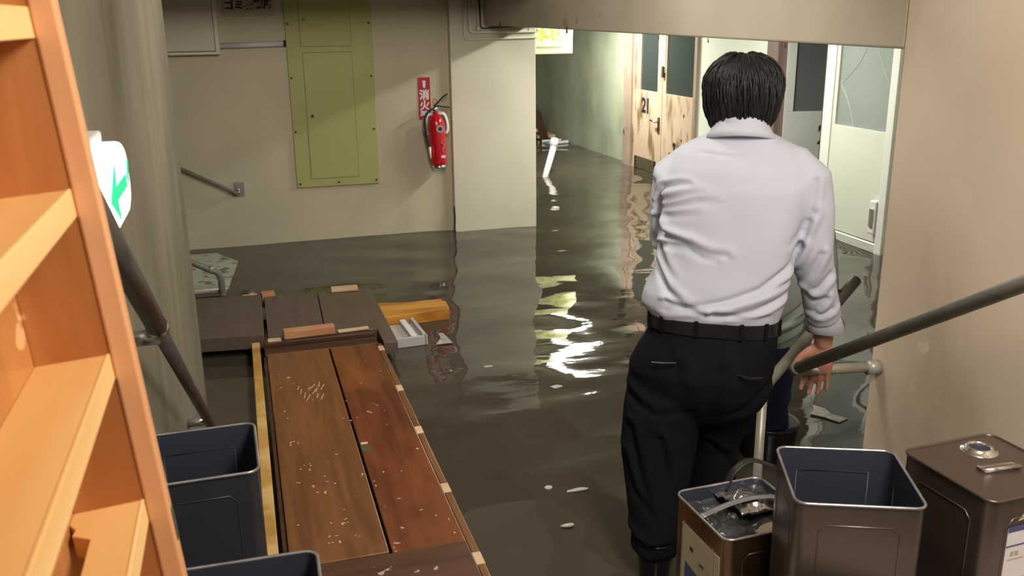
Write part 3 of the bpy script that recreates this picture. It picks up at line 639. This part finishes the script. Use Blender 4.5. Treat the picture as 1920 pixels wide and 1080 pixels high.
obj('board_top', prism(bmesh.new(), [(-.320, -.285), (-.02, -.29), (.005, .545), (-.315, .56)], 'z', .055, .12), M_lamin, t, bevel=.003)
obj('board_top', prism(bmesh.new(), [(-.015, -.29), (.262, -.29), (.262, -.53), (.335, -.54), (.335, .52), (.010, .545)], 'z', .055, .122), M_lamin, t, bevel=.003)
def block(name, x, y, z, w, d, h, rz, m, label, cat='wood block'):
    t = empty(name, (x, y, z), rz, label, cat)
    bm = B(-w/2, w/2, -d/2, d/2, 0, h); obj('block', bm, m, t, bevel=.004); return t
block('wood_offcut', .255, 4.80, .126, .27, .06, .045, .05, M_pinkwood, 'thick pinkish wood offcut lying on the batten of the wooden panel')
block('wood_offcut', .49, 4.80, .126, .17, .035, .012, .08, M_pale_wood, 'thin pale wood strip lying right of the thick pinkish offcut')
block('wood_offcut', .07, 4.76, .126, .07, .04, .012, .0, M_pale_wood, 'small pale wood chip at the left end of the batten')
block('wood_offcut', .07, 5.67, .05, .08, .07, .09, .1, M_pinkwood, 'small pink-ended wood block behind the dark laminate boards')
block('wood_offcut', -.04, 5.72, .05, .09, .03, .07, .1, M_pale_wood, 'pale wood splinter left of the pink-ended block')
block('wood_offcut', .535, 5.62, .124, .165, .085, .018, -.05, M_pale_wood, 'flat cream wood piece on the far edge of the dark boards')
t = empty('pine_beam', (.92, 5.31, 0), radians(-2), 'bright orange pine beam floating right of the dark boards', 'plank')
obj('beam', prism(bmesh.new(), [(-.26, -.17), (.20, -.10), (.205, .06), (.16, .065), (-.24, .14)], 'z', -.03, .07), M_wood_log, t, bevel=.006)
obj('split_layer', prism(bmesh.new(), [(-.1, .08), (.19, .09), (.195, .16), (-.1, .14)], 'z', -.03, .055), M_wood_yel, t, bevel=.004)
t = empty('plastic_tray', (.80, 4.97, 0), radians(3), 'light grey plastic frame floating in front of the orange pine beam', 'tray')
obj('tray_base', B(-.10, .085, -.17, .17, .0, .02), M_wgrey, t, bevel=.004)
obj('tray_rim', BS((-.10, .085, -.18, -.16, .0, .055), (.07, .09, -.18, .17, .0, .055)), M_wgrey, t, bevel=.003)
obj('divider', B(.005, .04, -.16, .17, .02, .05), M_labelw, t, bevel=.003)
t = empty('pale_slab', (-.35, 6.85, 0), 0, 'smudged pale green slab at water level by the left wall corner', 'board')
obj('board_top', prism(bmesh.new(), [(-.5, -.55), (.17, -.52), (.24, .2), (.08, .52), (-.5, .52)], 'z', -.01, .012), M_foam, t)  # flat slab added where the water shows a pale patch
t = empty('bent_pipe_rail', (-.215, 6.15, 0), 0, 'grey pipe rail end bent over its post by the left wall corner', 'handrail')
bm = bmesh.new(); a, b, c = (-.9, .05, .62), (.0, 0, .16), (.01, .1, -.4); tube(bm, [a]+bend(a, b, c, .04)+[c], .022, 16); obj('rail_tube', bm, M_rail, t, smooth=True)
bm = bmesh.new(); tube(bm, [(-.9, .08, .025), (.03, .06, .03)], .02, 14); obj('lower_tube', bm, M_railw, t, smooth=True)
bm = bmesh.new(); tube(bm, [(-.07, .004, .20), (-.04, .002, .183)], .027, 14); obj('collar', bm, M_railw, t, smooth=True)
# floating scraps, plus white shapes for water reflections
def scrap(x, y, pts, label, m=M_paper, z=.003):
    bm = bmesh.new(); prism(bm, pts, 'z', 0, .004); o = obj('floating_scrap', bm, m); o.location = (x, y, z); tag(o, label, 'debris', 'scraps floating on the water'); return o
def blob(r0, k=9, sx=1, sy=1): return [(sx*r0*.62*(.6+.5*random.random())*cos(2*pi*i/k), sy*r0*.62*(.6+.5*random.random())*sin(2*pi*i/k)) for i in range(k)]
scrap(.985, 4.86, [(-.045, -.09), (.05, -.09), (.04, .02), (.03, .09), (.005, .09), (.0, .0)], 'small white triangular scrap floating right of the grey plastic frame')
scrap(1.13, 4.35, blob(.035, 8, 1.4, .8), 'tiny pale scrap floating in open water below the orange beam')
scrap(1.38, 3.98, blob(.045, 9, 1.3, .8), 'small tan leaf floating in mid water')
scrap(1.02, 3.03, blob(.03, 7), 'pale round scrap floating near the wooden panel edge')
scrap(1.0, 2.75, blob(.03, 8, 1.6, .7), 'pale scrap floating in the bottom middle beside the wooden panel')
scrap(1.12, 2.98, blob(.05, 9, 1.5, .5), 'thin curled white scrap floating at bottom middle')
scrap(2.44, 3.30, [(-.07, .02), (-.03, -.03), (.0, -.10), (.06, -.08), (.02, -.01), (.03, .05), (-.0, .1), (-.03, .05)], 'jagged white shape for a reflection on the water beside the beige right wall')  # bright reflection on the water, built as a white sheet
scrap(2.75, 3.95, [(-.06, .06), (.0, .05), (.04, -.04), (.03, -.10), (-.03, -.05)], 'white shape for a reflection on the water below the handrail stem')  # another water reflection laid down as a white sheet
scrap(3.0, 4.0, blob(.03, 7), 'tiny white scrap floating closest to the beige right wall')

# ------------------------------------------------------------------ people
def V(*a): return Vector(a)
def hring(c, a, b, e=2.2, tilt=0): return (Vector(c), Vector((a, 0, 0)), Vector((0, b, tilt)), e)
def hand(bm, w, d, t, nrm, s=1.0, curl=.35):
    """five-fingered hand: wrist w, direction d, thumb side t, palm normal nrm (fingers curl towards it)"""
    w = Vector(w); d = Vector(d).normalized(); t = Vector(t); t = (t-t.dot(d)*d).normalized(); nrm = Vector(nrm); nrm = (nrm-nrm.dot(d)*d-nrm.dot(t)*t).normalized()
    loft(bm, [(w-d*.03*s, t*.026*s, nrm*.020*s), (w, t*.027*s, nrm*.019*s), (w+d*.03*s, t*.036*s, nrm*.018*s), (w+d*.065*s, t*.042*s, nrm*.016*s), (w+d*.092*s, t*.040*s, nrm*.012*s)], 16)
    tips = []
    for off, ln, ra, cu, spr in ((.030, .074, .0092, curl*.7, .10), (.0105, .082, .0094, curl, .02), (-.0095, .076, .0090, curl*1.15, -.05), (-.029, .060, .0080, curl*1.3, -.14)):
        base = w+d*(.084*s)+t*off*s; dirv = (d+t*spr).normalized(); P = [base-dirv*.012*s]; rad = [ra*s*1.05]; cur = base; ang = cu*.35
        for k, fr in enumerate((.45, .30, .25)):
            dv = (dirv*cos(ang)+nrm*sin(ang)).normalized(); P += [cur+dv*ln*fr*s*.5, cur+dv*ln*fr*s]; rad += [ra*s*.93*(1-.07*k), ra*s*(1-.1*k)]
            cur = cur+dv*ln*fr*s; ang += cu
        tube(bm, P, rad, 10, ref=nrm, round_end=True); tips.append((cur, dv, ra*s))
    b0 = w+d*.022*s+t*.022*s; d1 = (d*.62+t*.72+nrm*.25).normalized(); d2 = (d*.86+t*.40+nrm*.22).normalized()
    P = [b0-d1*.01*s, b0+d1*.02*s, b0+d1*.045*s, b0+d1*.045*s+d2*.018*s, b0+d1*.045*s+d2*.036*s]
    tube(bm, P, [.017*s, .016*s, .0115*s, .0112*s, .0095*s], 12, ref=nrm, round_end=True); tips.append((P[-1], d2, .0095*s))
    return tips
def cross_folds(me, folds, amp_scale=1.0, front=False):
    co = np.empty(len(me.vertices)*3); me.vertices.foreach_get('co', co); co = co.reshape(-1, 3)
    no = np.array([tuple(v.normal) for v in me.vertices])
    disp = np.zeros(len(co)); x = co[:, 0]; z = co[:, 2]
    for pts, amp, wd in folds:
        best = np.full(len(co), 9.0); side = np.zeros(len(co)); fade = np.ones(len(co)); n = len(pts)-1
        for k in range(n):
            ax, az = pts[k]; bx, bz = pts[k+1]; dx, dz = bx-ax, bz-az; L = dx*dx+dz*dz
            tt = np.clip(((x-ax)*dx+(z-az)*dz)/L, 0, 1); px = x-(ax+tt*dx); pz = z-(az+tt*dz); dd = np.sqrt(px*px+pz*pz)
            s = np.sign(dx*pz-dz*px); m = dd < best; best[m] = dd[m]; side[m] = s[m]
            par = (k+tt)/n; fade[m] = (np.clip(1.25-par, 0, 1))[m]
        disp += fade*amp*(-np.exp(-(best/wd)**2)+.75*np.exp(-((best-1.9*wd)/(1.3*wd))**2)*(side > 0))
    mask = np.clip(-no[:, 1]*1.6+.25, 0, 1)
    co += no*(disp*mask*amp_scale)[:, None]
    me.vertices.foreach_set('co', co.reshape(-1)); me.update()
def wobble(me, amp, sc):
    N = [v.normal.copy() for v in me.vertices]; C0 = [v.co.copy() for v in me.vertices]
    me.vertices.foreach_set('co', [q for c, n in zip(C0, N) for q in c+n*amp*noise.noise(c*sc)]); me.update()

TORSO = [  # z, centre x, centre y, half width, half depth
    (.82, -.060, .010, .190, .130), (.86, -.060, .010, .203, .140), (.89, -.068, .010, .218, .146), (.93, -.062, .012, .218, .148), (.98, -.048, .018, .208, .145), (1.04, -.036, .026, .206, .142),
    (1.10, -.028, .034, .211, .140), (1.18, -.022, .042, .218, .136), (1.25, -.018, .050, .226, .130), (1.31, -.014, .058, .222, .116), (1.350, -.010, .066, .200, .100), (1.382, -.006, .074, .152, .084), (1.408, -.005, .084, .096, .070), (1.42, -.006, .09, .066, .060)]
def build_person(root, st):
    g = st.get('grow', 0)
    ft = st['feet']           # ((x, y, z) left, right) ankles
    kl, kr = st['knees']
    hipz = .66
    # ---- body, one continuous surface
    bm = bmesh.new()
    loft(bm, [hring((cx*.9, cy, z), a-.028, b-.028) for z, cx, cy, a, b in TORSO[:11]] , 28)
    loft(bm, [hring((-.06, 0, z), a, b) for z, a, b in ((.60, .13, .10), (.68, .165, .12), (.76, .17, .115), (.84, .155, .105))], 28)
    loft(bm, [hring((-.005, .07, 1.33), .07, .062), hring((-.005, .085, 1.40), .056, .056), hring((-.008, .10, 1.47), .054, .058)], 20)
    for hx, k, f in ((-.155, kl, ft[0]), (.03, kr, ft[1])):
        tube(bm, [(hx, 0, .70), (hx+(k[0]-hx)*.5, k[1]*.5, (.70+k[2])/2), k, ((k[0]+f[0])/2, (k[1]+f[1])/2-.012, (k[2]+f[2])/2+.03), (f[0], f[1], f[2]+.02), f], [.088, .078, .056, .056, .038, .04], 18, (0, 1, 0), round_end=True)
        tube(bm, [V(*f)+V(0, -.03, -.02), V(*f)+V(0, .06, -.035), V(*f)+V(0, .15, -.045)], [(.035, .036), (.042, .030), (.04, .018)], 14, (1, 0, 0), round_end=True)
    for s, arm in ((-1, st['arm_l']), (1, st['arm_r'])):
        sh, el, wr = arm['sh'], arm['el'], arm['wr']
        tube(bm, [(s*.12, .06, 1.325), sh, [(a+b)/2 for a, b in zip(sh, el)], el, [(a*.6+b*.4) for a, b in zip(el, wr)], wr], [.055, .05, .045, .038, .038, .026], 16, (0, 1, 0), round_end=True)
    tips = []
    for arm in (st['arm_l'], st['arm_r']):
        tips += hand(bm, arm['wr'], arm['d'], arm['t'], arm['n'], 1.08, arm.get('curl', .35))
    hc = V(-.012, .118, 1.518)
    # skull, jaw, nose, ears
    hr = []
    for z, a, b, dy in ((-.125, .030, .030, .055), (-.115, .045, .048, .040), (-.09, .057, .066, .026), (-.06, .065, .080, .012), (-.02, .073, .092, .0), (.02, .077, .096, -.002), (.055, .073, .090, -.004), (.08, .058, .072, -.006), (.093, .036, .045, -.006), (.098, .012, .015, -.006)):
        hr.append((hc+V(0, dy, z), V(a, 0, 0), V(0, b, 0), 2.1))
    loft(bm, hr, 28)
    tube(bm, [hc+V(0, .088, .012), hc+V(0, .106, -.012), hc+V(0, .112, -.026), hc+V(0, .096, -.032)], [.008, .011, .014, .008], 10, round_end=True)
    for s in (-1, 1):
        tube(bm, [hc+V(s*.076, .005, .02), hc+V(s*.084, .0, .005), hc+V(s*.083, .004, -.015), hc+V(s*.076, .01, -.03)], [(.007, .014), (.008, .017), (.007, .013), (.006, .008)], 10, (1, 0, 0), round_end=True)
    body = mesh_obj('body', fuse(bm, .0045, 3), M_skin, root)
    for s in (-1, 1):
        bm = bmesh.new(); loft(bm, [(hc+V(s*.03, y, .008), V(a, 0, 0), V(0, 0, a*.5)) for y, a in ((.078, .010), (.0885, .012), (.0915, .006))], 12); obj('eye', bm, M_eye, body, smooth=True)
        bm = bmesh.new(); tube(bm, [hc+V(s*.015, .092, .024), hc+V(s*.032, .09, .029), hc+V(s*.05, .078, .024)], [(.003, .004)]*3, 8); obj('eyebrow', bm, M_hair, body, smooth=True)
    bm = bmesh.new(); tube(bm, [hc+V(-.022, .086, -.055), hc+V(0, .094, -.052), hc+V(.022, .086, -.055)], [(.003, .004), (.006, .006), (.003, .004)], 8, round_end=True); obj('mouth', bm, M_lip, body, smooth=True)
    for arm, tp in ((st['arm_l'], tips[:5]), (st['arm_r'], tips[5:])):
        n = Vector(arm['n']).normalized()
        for p, d, r in tp:
            bm = bmesh.new(); c = p-n*r*.86; u = d.cross(n).normalized()
            loft(bm, [(c-d*.004, u*r*.62, d*r*.9), (c-d*.004-n*.0016, u*r*.5, d*r*.75)], 12); obj('fingernail', bm, M_nail, body, smooth=True)
    # ---- shirt
    bm = bmesh.new()
    loft(bm, [hring((cx, cy, z), a+g, b+g, 2.5 if z < 1.3 else 2.2) for z, cx, cy, a, b in TORSO], 40)
    for s, arm in ((-1, st['arm_l']), (1, st['arm_r'])):
        sh, el, cu = arm['sh'], arm['el'], arm['cuff']
        mid = [(a+b)/2 for a, b in zip(sh, el)]; m2 = [(a+b)/2 for a, b in zip(el, cu)]
        m3 = [a*.2+b*.8 for a, b in zip(el, cu)]
        tube(bm, [(s*.10, .066, 1.345), (s*.150, .062, 1.328), sh, mid, el, m2, m3, cu], arm['sr'], 24, (0, 1, 0))
    me = fuse(bm, .006, 14)
    cross_folds(me, st['folds']); wobble(me, .004, 9)
    shirt = mesh_obj('shirt', me, st['shirt_mat'], root)
    sm = shirt.modifiers.new('s', 'SMOOTH'); sm.factor = .5; sm.iterations = 2
    # collar: standing band rising at the nape and folded over
    bm = bmesh.new(); n = 40; inner = []; 
    rows = []
    for (dr, dz, k) in ((-.010, .022, 0), (-.006, .028, 1), (-.001, .022, 2), (.016, -.012, 3), (.030, -.030, 4), (.020, -.034, 5), (-.002, .0, 6), (-.010, .0, 7)):
        row = []
        for i in range(n):
            a = 2*pi*i/n; back = .5-.5*sin(a)      # 1 at the nape
            rx, ry = .079+dr*1.15, .070+dr
            zz = 1.388+.056*back+dz*(1.0)
            row.append(bm.verts.new((-.008+rx*cos(a)*(1-.0*back), .086+ry*sin(a)-.01*back, zz)))
        rows.append(row)
    for a, b in zip(rows, rows[1:]+rows[:1]):
        for i in range(n): bm.faces.new([a[i], a[(i+1) % n], b[(i+1) % n], b[i]])
    obj('collar', bm, st['shirt_mat'], shirt, smooth=True)
    if st.get('detail'):
        # right cuff, an open flared band, with a button
        c = Vector(st['arm_r']['cuff']); e = Vector(st['arm_r']['el']); d = (c-e).normalized(); u = V(1, 0, 0); u = (u-u.dot(d)*d).normalized(); v = d.cross(u)
        bm = bmesh.new(); rows = []
        for off, rr_, th in ((-.045, .048, 0), (-.01, .052, 0), (.022, .060, 0), (.024, .058, 0), (-.01, .049, 0), (-.045, .045, 0)):
            row = []
            for i in range(32):
                a = .25+ (2*pi-.35)*i/31
                row.append(bm.verts.new(c+d*(off+.02*max(0, cos(a-.2))*(1 if off > 0 else 0))+u*rr_*cos(a)*(1.06)+v*rr_*.9*sin(a)))
            rows.append(row)
        for a, b in zip(rows, rows[1:]+rows[:1]):
            for i in range(31): bm.faces.new([a[i], a[i+1], b[i+1], b[i]])
        bm.faces.new([r[0] for r in rows]); bm.faces.new([r[-1] for r in rows][::-1])
        obj('cuff', bm, st['shirt_mat'], shirt, smooth=True)
        # yoke seam
    # ---- trousers
    bm = bmesh.new(); w = st['tw']
    loft(bm, [hring((cx, cy, z), a, b, 2.3) for z, cx, cy, a, b in ((.50, -.10, .02, .14, .10), (.56, -.09, .012, .20, .135), (.62, -.092, .006, .225, .155), (.68, -.093, .0, .228, .165), (.74, -.080, .0, .216, .158), (.79, -.066, .003, .203, .146), (.835, -.060, .008, .197, .134), (.86, -.060, .008, .195, .132))], 40)
    for hx, k, f, rad in ((-.195, kl, ft[0], w[0]), (.0, kr, ft[1], w[1])):
        P = [V(hx, 0, .66), V(hx+(k[0]-hx)*.5, k[1]*.5, .54), V(*k)+V(0, 0, .02), V(*k)*.5+V(*f)*.5+V(0, -.01, .06), V(f[0], f[1], f[2]+.16), V(f[0], f[1], f[2]+.10)]
        tube(bm, P, rad, 26, (0, 1, 0))
    me = fuse(bm, .007, 6); cross_folds(me, st['tfolds']); wobble(me, .006, 6)
    tr = mesh_obj('trousers', me, st['trouser_mat'], root)
    if st.get('detail'):
        for sx, x0, x1, z0, z1 in ((0, -.235, -.16, .735, .742), (0, .02, .095, .715, .705)):
            bm = bmesh.new()
            tube(bm, [(x0, -.150, z0), ((x0+x1)/2, -.160, (z0+z1)/2), (x1, -.160 if x0 < 0 else -.135, z1)], .003, 6)
            obj('pocket_seam', bm, M_blackrub, tr)
    # ---- belt
    bm = bmesh.new(); n = 48; rows = []
    for dr, z in ((.0, .820), (.004, .822), (.004, .864), (.0, .866), (-.003, .843)):
        row = []
        for i in range(n):
            a = 2*pi*i/n; ca, sa = cos(a), sin(a); x = math.copysign(abs(ca)**(2/2.3), ca); y = math.copysign(abs(sa)**(2/2.3), sa)
            row.append(bm.verts.new((-.060+(.203+dr)*x, .008+(.140+dr)*y, z-.010*(x > 0)*x)))
        rows.append(row)
    for a, b in zip(rows, rows[1:]+rows[:1]):
        for i in range(n): bm.faces.new([a[i], a[(i+1) % n], b[(i+1) % n], b[i]])
    belt = obj('belt', bm, st.get('belt', M_belt), root, smooth=True, autos=True)
    for a in (-2.75, -2.35, -1.75, -1.2, -.75, -.3, .8, 2.3):
        x = math.copysign(abs(cos(a))**(2/2.3), cos(a)); y = math.copysign(abs(sin(a))**(2/2.3), sin(a)); bm = bmesh.new()
        p = V(-.060+.209*x, .008+.146*y, .845-.01*max(0, x)); box(bm, -.006, .006, -.002, .002, -.026, .026)
        q = obj('belt_loop', bm, st['trouser_mat'], belt); q.location = p; q.rotation_euler = (0, 0, math.atan2(y*.2, x*.14)+pi/2)
    # ---- boots
    for f in ft:
        bm = bmesh.new(); f = Vector(f)
        tube(bm, [f+V(0, -.012, .155), f+V(0, -.01, .10), f+V(0, -.006, .04), f+V(0, 0, -.01), f+V(0, .02, -.045)], [(.062, .060), (.062, .058), (.056, .05), (.052, .048), (.06, .045)], 22, (0, 1, 0))
        tube(bm, [f+V(0, -.045, -.045), f+V(0, .05, -.04), f+V(0, .13, -.048), f+V(0, .175, -.055)], [(.045, .040), (.050, .042), (.050, .032), (.036, .022)], 18, (1, 0, 0), round_end=True)
        bt = mesh_obj('boot', fuse(bm, .006, 3), M_boot, root)
        bm = bmesh.new(); P = [f+V(.064*cos(a), -.012+.062*sin(a), .152) for a in [2*pi*i/24 for i in range(25)]]; tube(bm, P, .004, 6, caps=False); obj('boot_rim', bm, M_boot, bt, smooth=True)
    # ---- hair: a close cap plus many tapering locks falling from the crown
    bm = bmesh.new(); rings_ = []
    for z, a, b, dy in st['hair']:
        rings_.append((hc+V(.002, dy, z), V(a, 0, 0), V(0, b, 0), 2.15))
    loft(bm, rings_, 32); me = fuse(bm, .005, 3)
    N = [v.normal.copy() for v in me.vertices]; C0 = [v.co.copy() for v in me.vertices]; out = []
    for c, nn in zip(C0, N):
        p = c-hc; out += list(c+nn*(.0045*noise.noise(V(p.x*70, p.y*70, p.z*12))+.003*noise.noise(p*30)))
    me.vertices.foreach_set('co', out); me.update()
    cap = mesh_obj('hair', me, M_hair, root)
    bm = bmesh.new(); random.seed(11)
    prof = st['hair']
    def surf(th, s):      # th round the head, s from crown (0) to hem (1)
        k = s*(len(prof)-1); i = min(int(k), len(prof)-2); fr = k-i; A, Bq = prof[::-1][i], prof[::-1][i+1]
        z, a, b, dy = [A[j]*(1-fr)+Bq[j]*fr for j in range(4)]
        return hc+V(.002+a*cos(th), dy+b*sin(th), z)
    for k in range(st.get('locks', 900)):
        th = random.uniform(0, 2*pi); s0 = random.uniform(.0, .72); ln = random.uniform(.22, .5); s1 = min(1.06, s0+ln); dth = random.uniform(-.22, .22)
        if sin(th) > .55 and s1 > .7: s1 = .7
        P = []; m = 6; lift = random.uniform(.002, .0065)*(2.2 if random.random() < .12 else 1)
        for i in range(m):
            q = i/(m-1); s = s0+(s1-s0)*q; p = surf(th+dth*q, min(s, 1)); ctr = hc+V(0, 0, 0); nn = (p-ctr).normalized()
            p = p+nn*(lift*sin(pi*(.15+.8*q))+random.uniform(-.0006, .0006))
            if s > 1: p += V(0, 0, -(s-1)*.2)
            P.append(p)
        r0 = random.uniform(.0022, .0045)
        tube(bm, P, [r0*.5, r0, r0, r0*.85, r0*.55, r0*.1], 5, caps=False)
    lk = obj('hair_locks', bm, M_hair, cap, smooth=True); lk['kind'] = 'stuff'
    return shirt

FOLDS = [
 ([(-.235, 1.10), (-.239, 1.139), (-.238, 1.181), (-.238, 1.234), (-.228, 1.256), (-.180, 1.271), (-.150, 1.272)], .016, .007),
 ([(-.235, 1.213), (-.198, 1.226), (-.150, 1.243), (-.11, 1.25)], .009, .009), ([(-.233, 1.190), (-.183, 1.206), (-.120, 1.225), (-.07, 1.225)], .008, .010), ([(-.233, 1.165), (-.174, 1.180), (-.12, 1.185)], .006, .011),
 ([(-.245, 1.145), (-.228, 1.112), (-.190, 1.105), (-.140, 1.098), (-.085, 1.075), (-.03, 1.07)], .020, .010), ([(-.215, 1.085), (-.15, 1.085), (-.095, 1.06), (-.06, 1.055)], .014, .009),
 ([(.212, 1.285), (.211, 1.249), (.200, 1.189), (.186, 1.114), (.178, 1.075)], .007, .009), ([(.212, 1.190), (.185, 1.130), (.15, 1.10)], .008, .010), ([(.20, 1.16), (.19, 1.10), (.17, 1.05)], .007, .009),
 ([(.185, 1.085), (.165, 1.035), (.075, .972), (-.055, .928), (-.20, .895)], .018, .010), ([(.15, .945), (.06, .905), (-.03, .893), (-.08, .89)], .012, .008), ([(.16, .99), (.03, .945), (-.09, .915)], .009, .009),
 ([(-.245, 1.02), (-.200, .955), (-.145, .915), (-.11, .905)], .012, .011), ([(-.237, 1.08), (-.217, 1.03), (-.185, .99)], .012, .011), ([(-.06, .90), (.02, .885), (.10, .885)], .009, .008), ([(-.20, .92), (-.12, .90), (-.03, .88)], .009, .008),
 ([(-.12, 1.36), (-.02, 1.352), (.09, 1.36)], .003, .004),
 ([(.245, 1.06), (.225, 1.0), (.20, .96)], .010, .010), ([(.285, .99), (.25, .945), (.215, .93)], .009, .009), ([(.275, .91), (.25, .87), (.235, .83)], .010, .008), ([(.20, .93), (.24, .90), (.27, .91)], .009, .008), ([(.30, .87), (.27, .85), (.22, .86)], .008, .008), ([(-.262, 1.26), (-.25, 1.2), (-.262, 1.13)], .006, .01)]
TF = [([(-.03, .72), (-.045, .60), (-.06, .50), (-.08, .42)], .007, .022), ([(.13, .66), (.05, .58), (-.05, .55)], .010, .014), ([(-.31, .60), (-.22, .56), (-.1, .57)], .008, .014), ([(-.30, .50), (-.26, .36), (-.22, .25)], .010, .014),
      ([(-.20, .48), (-.17, .36), (-.18, .2)], .009, .012), ([(-.32, .40), (-.28, .30), (-.2, .22)], .009, .012), ([(-.05, .42), (.0, .36), (.03, .3)], .008, .012), ([(-.29, .16), (-.22, .12), (-.15, .14)], .012, .010), ([(-.29, .10), (-.22, .07), (-.15, .09)], .010, .009), ([(-.16, .72), (-.14, .62)], .006, .02)]
HAIR = [(-.106, .058, .034, -.020), (-.092, .080, .056, -.022), (-.058, .096, .082, -.022), (-.018, .106, .103, -.012), (.03, .112, .116, -.004), (.06, .106, .112, -.004), (.085, .088, .094, -.006), (.103, .064, .070, -.008), (.115, .038, .042, -.010), (.119, .012, .014, -.010)]
man = empty('person', (1.42, 2.42, 0), radians(-30), 'man seen from behind in pale grey shirt, black belt and black trousers', 'person')
build_person(man, dict(detail=True, shirt_mat=M_shirt, trouser_mat=M_trous, folds=FOLDS, tfolds=TF, hair=HAIR, locks=1500,
    feet=((-.205, -.14, -.02), (-.045, .15, -.20)), knees=((-.215, -.05, .36), (-.035, .10, .36)),
    tw=([.125, .128, .118, .095, .080, .072], [.118, .105, .085, .08, .074, .07]),
    arm_l=dict(sh=(-.197, .055, 1.282), el=(-.216, .13, 1.07), cuff=(-.14, .30, 1.02), wr=(-.13, .335, 1.01), d=(.45, .85, -.1), t=(.0, .1, 1), n=(1, -.4, 0), curl=.5, sr=[.040, .055, .074, .070, .064, .060, .056, .054]),
    arm_r=dict(sh=(.190, .055, 1.280), el=(.222, .055, 1.06), cuff=(.283, .14, .815), wr=(.290, .165, .722), d=(-.10, .03, -1), t=(-1, .15, 0), n=(.15, -1, 0), curl=.14, sr=[.040, .055, .073, .074, .064, .055, .056, .052])))
man2 = empty('person', (1.92, 3.05, -.35), radians(-30), 'second person, mostly hidden beyond the man, in grey-green top and navy trousers', 'person')
build_person(man2, dict(shirt_mat=M_shirt2, trouser_mat=M_trous2, folds=FOLDS[9:13], tfolds=TF[:4], hair=HAIR, locks=500, belt=M_trous2,
    feet=((-.17, .0, -.02), (.06, .0, -.02)), knees=((-.165, .03, .36), (.05, .03, .36)),
    tw=([.115, .11, .095, .09, .082, .08], [.115, .105, .095, .09, .082, .08]),
    arm_l=dict(sh=(-.192, .055, 1.285), el=(-.24, .07, 1.05), cuff=(-.20, .24, .92), wr=(-.19, .27, .90), d=(.1, .9, -.3), t=(.5, .0, 1), n=(1, -.1, -.5), curl=.5, sr=[.060, .066, .068, .062, .056, .052, .05, .048]),
    arm_r=dict(sh=(.186, .055, 1.285), el=(.235, .06, 1.04), cuff=(.17, .27, .90), wr=(.165, .30, .89), d=(-.1, .9, .1), t=(-1, .15, 0), n=(.1, -1, -.6), curl=.5, sr=[.060, .066, .068, .062, .056, .052, .05, .048])))
# rubber waders over the second person's legs
bm = bmesh.new()
for x in (-.168, .055):
    tube(bm, [(x, .03, .50), (x, .03, .36), (x, .02, .2), (x, 0, .05)], [.125, .108, .10, .09], 24, (0, 1, 0))
mesh_obj('waders', fuse(bm, .008, 3), M_boot, man2)
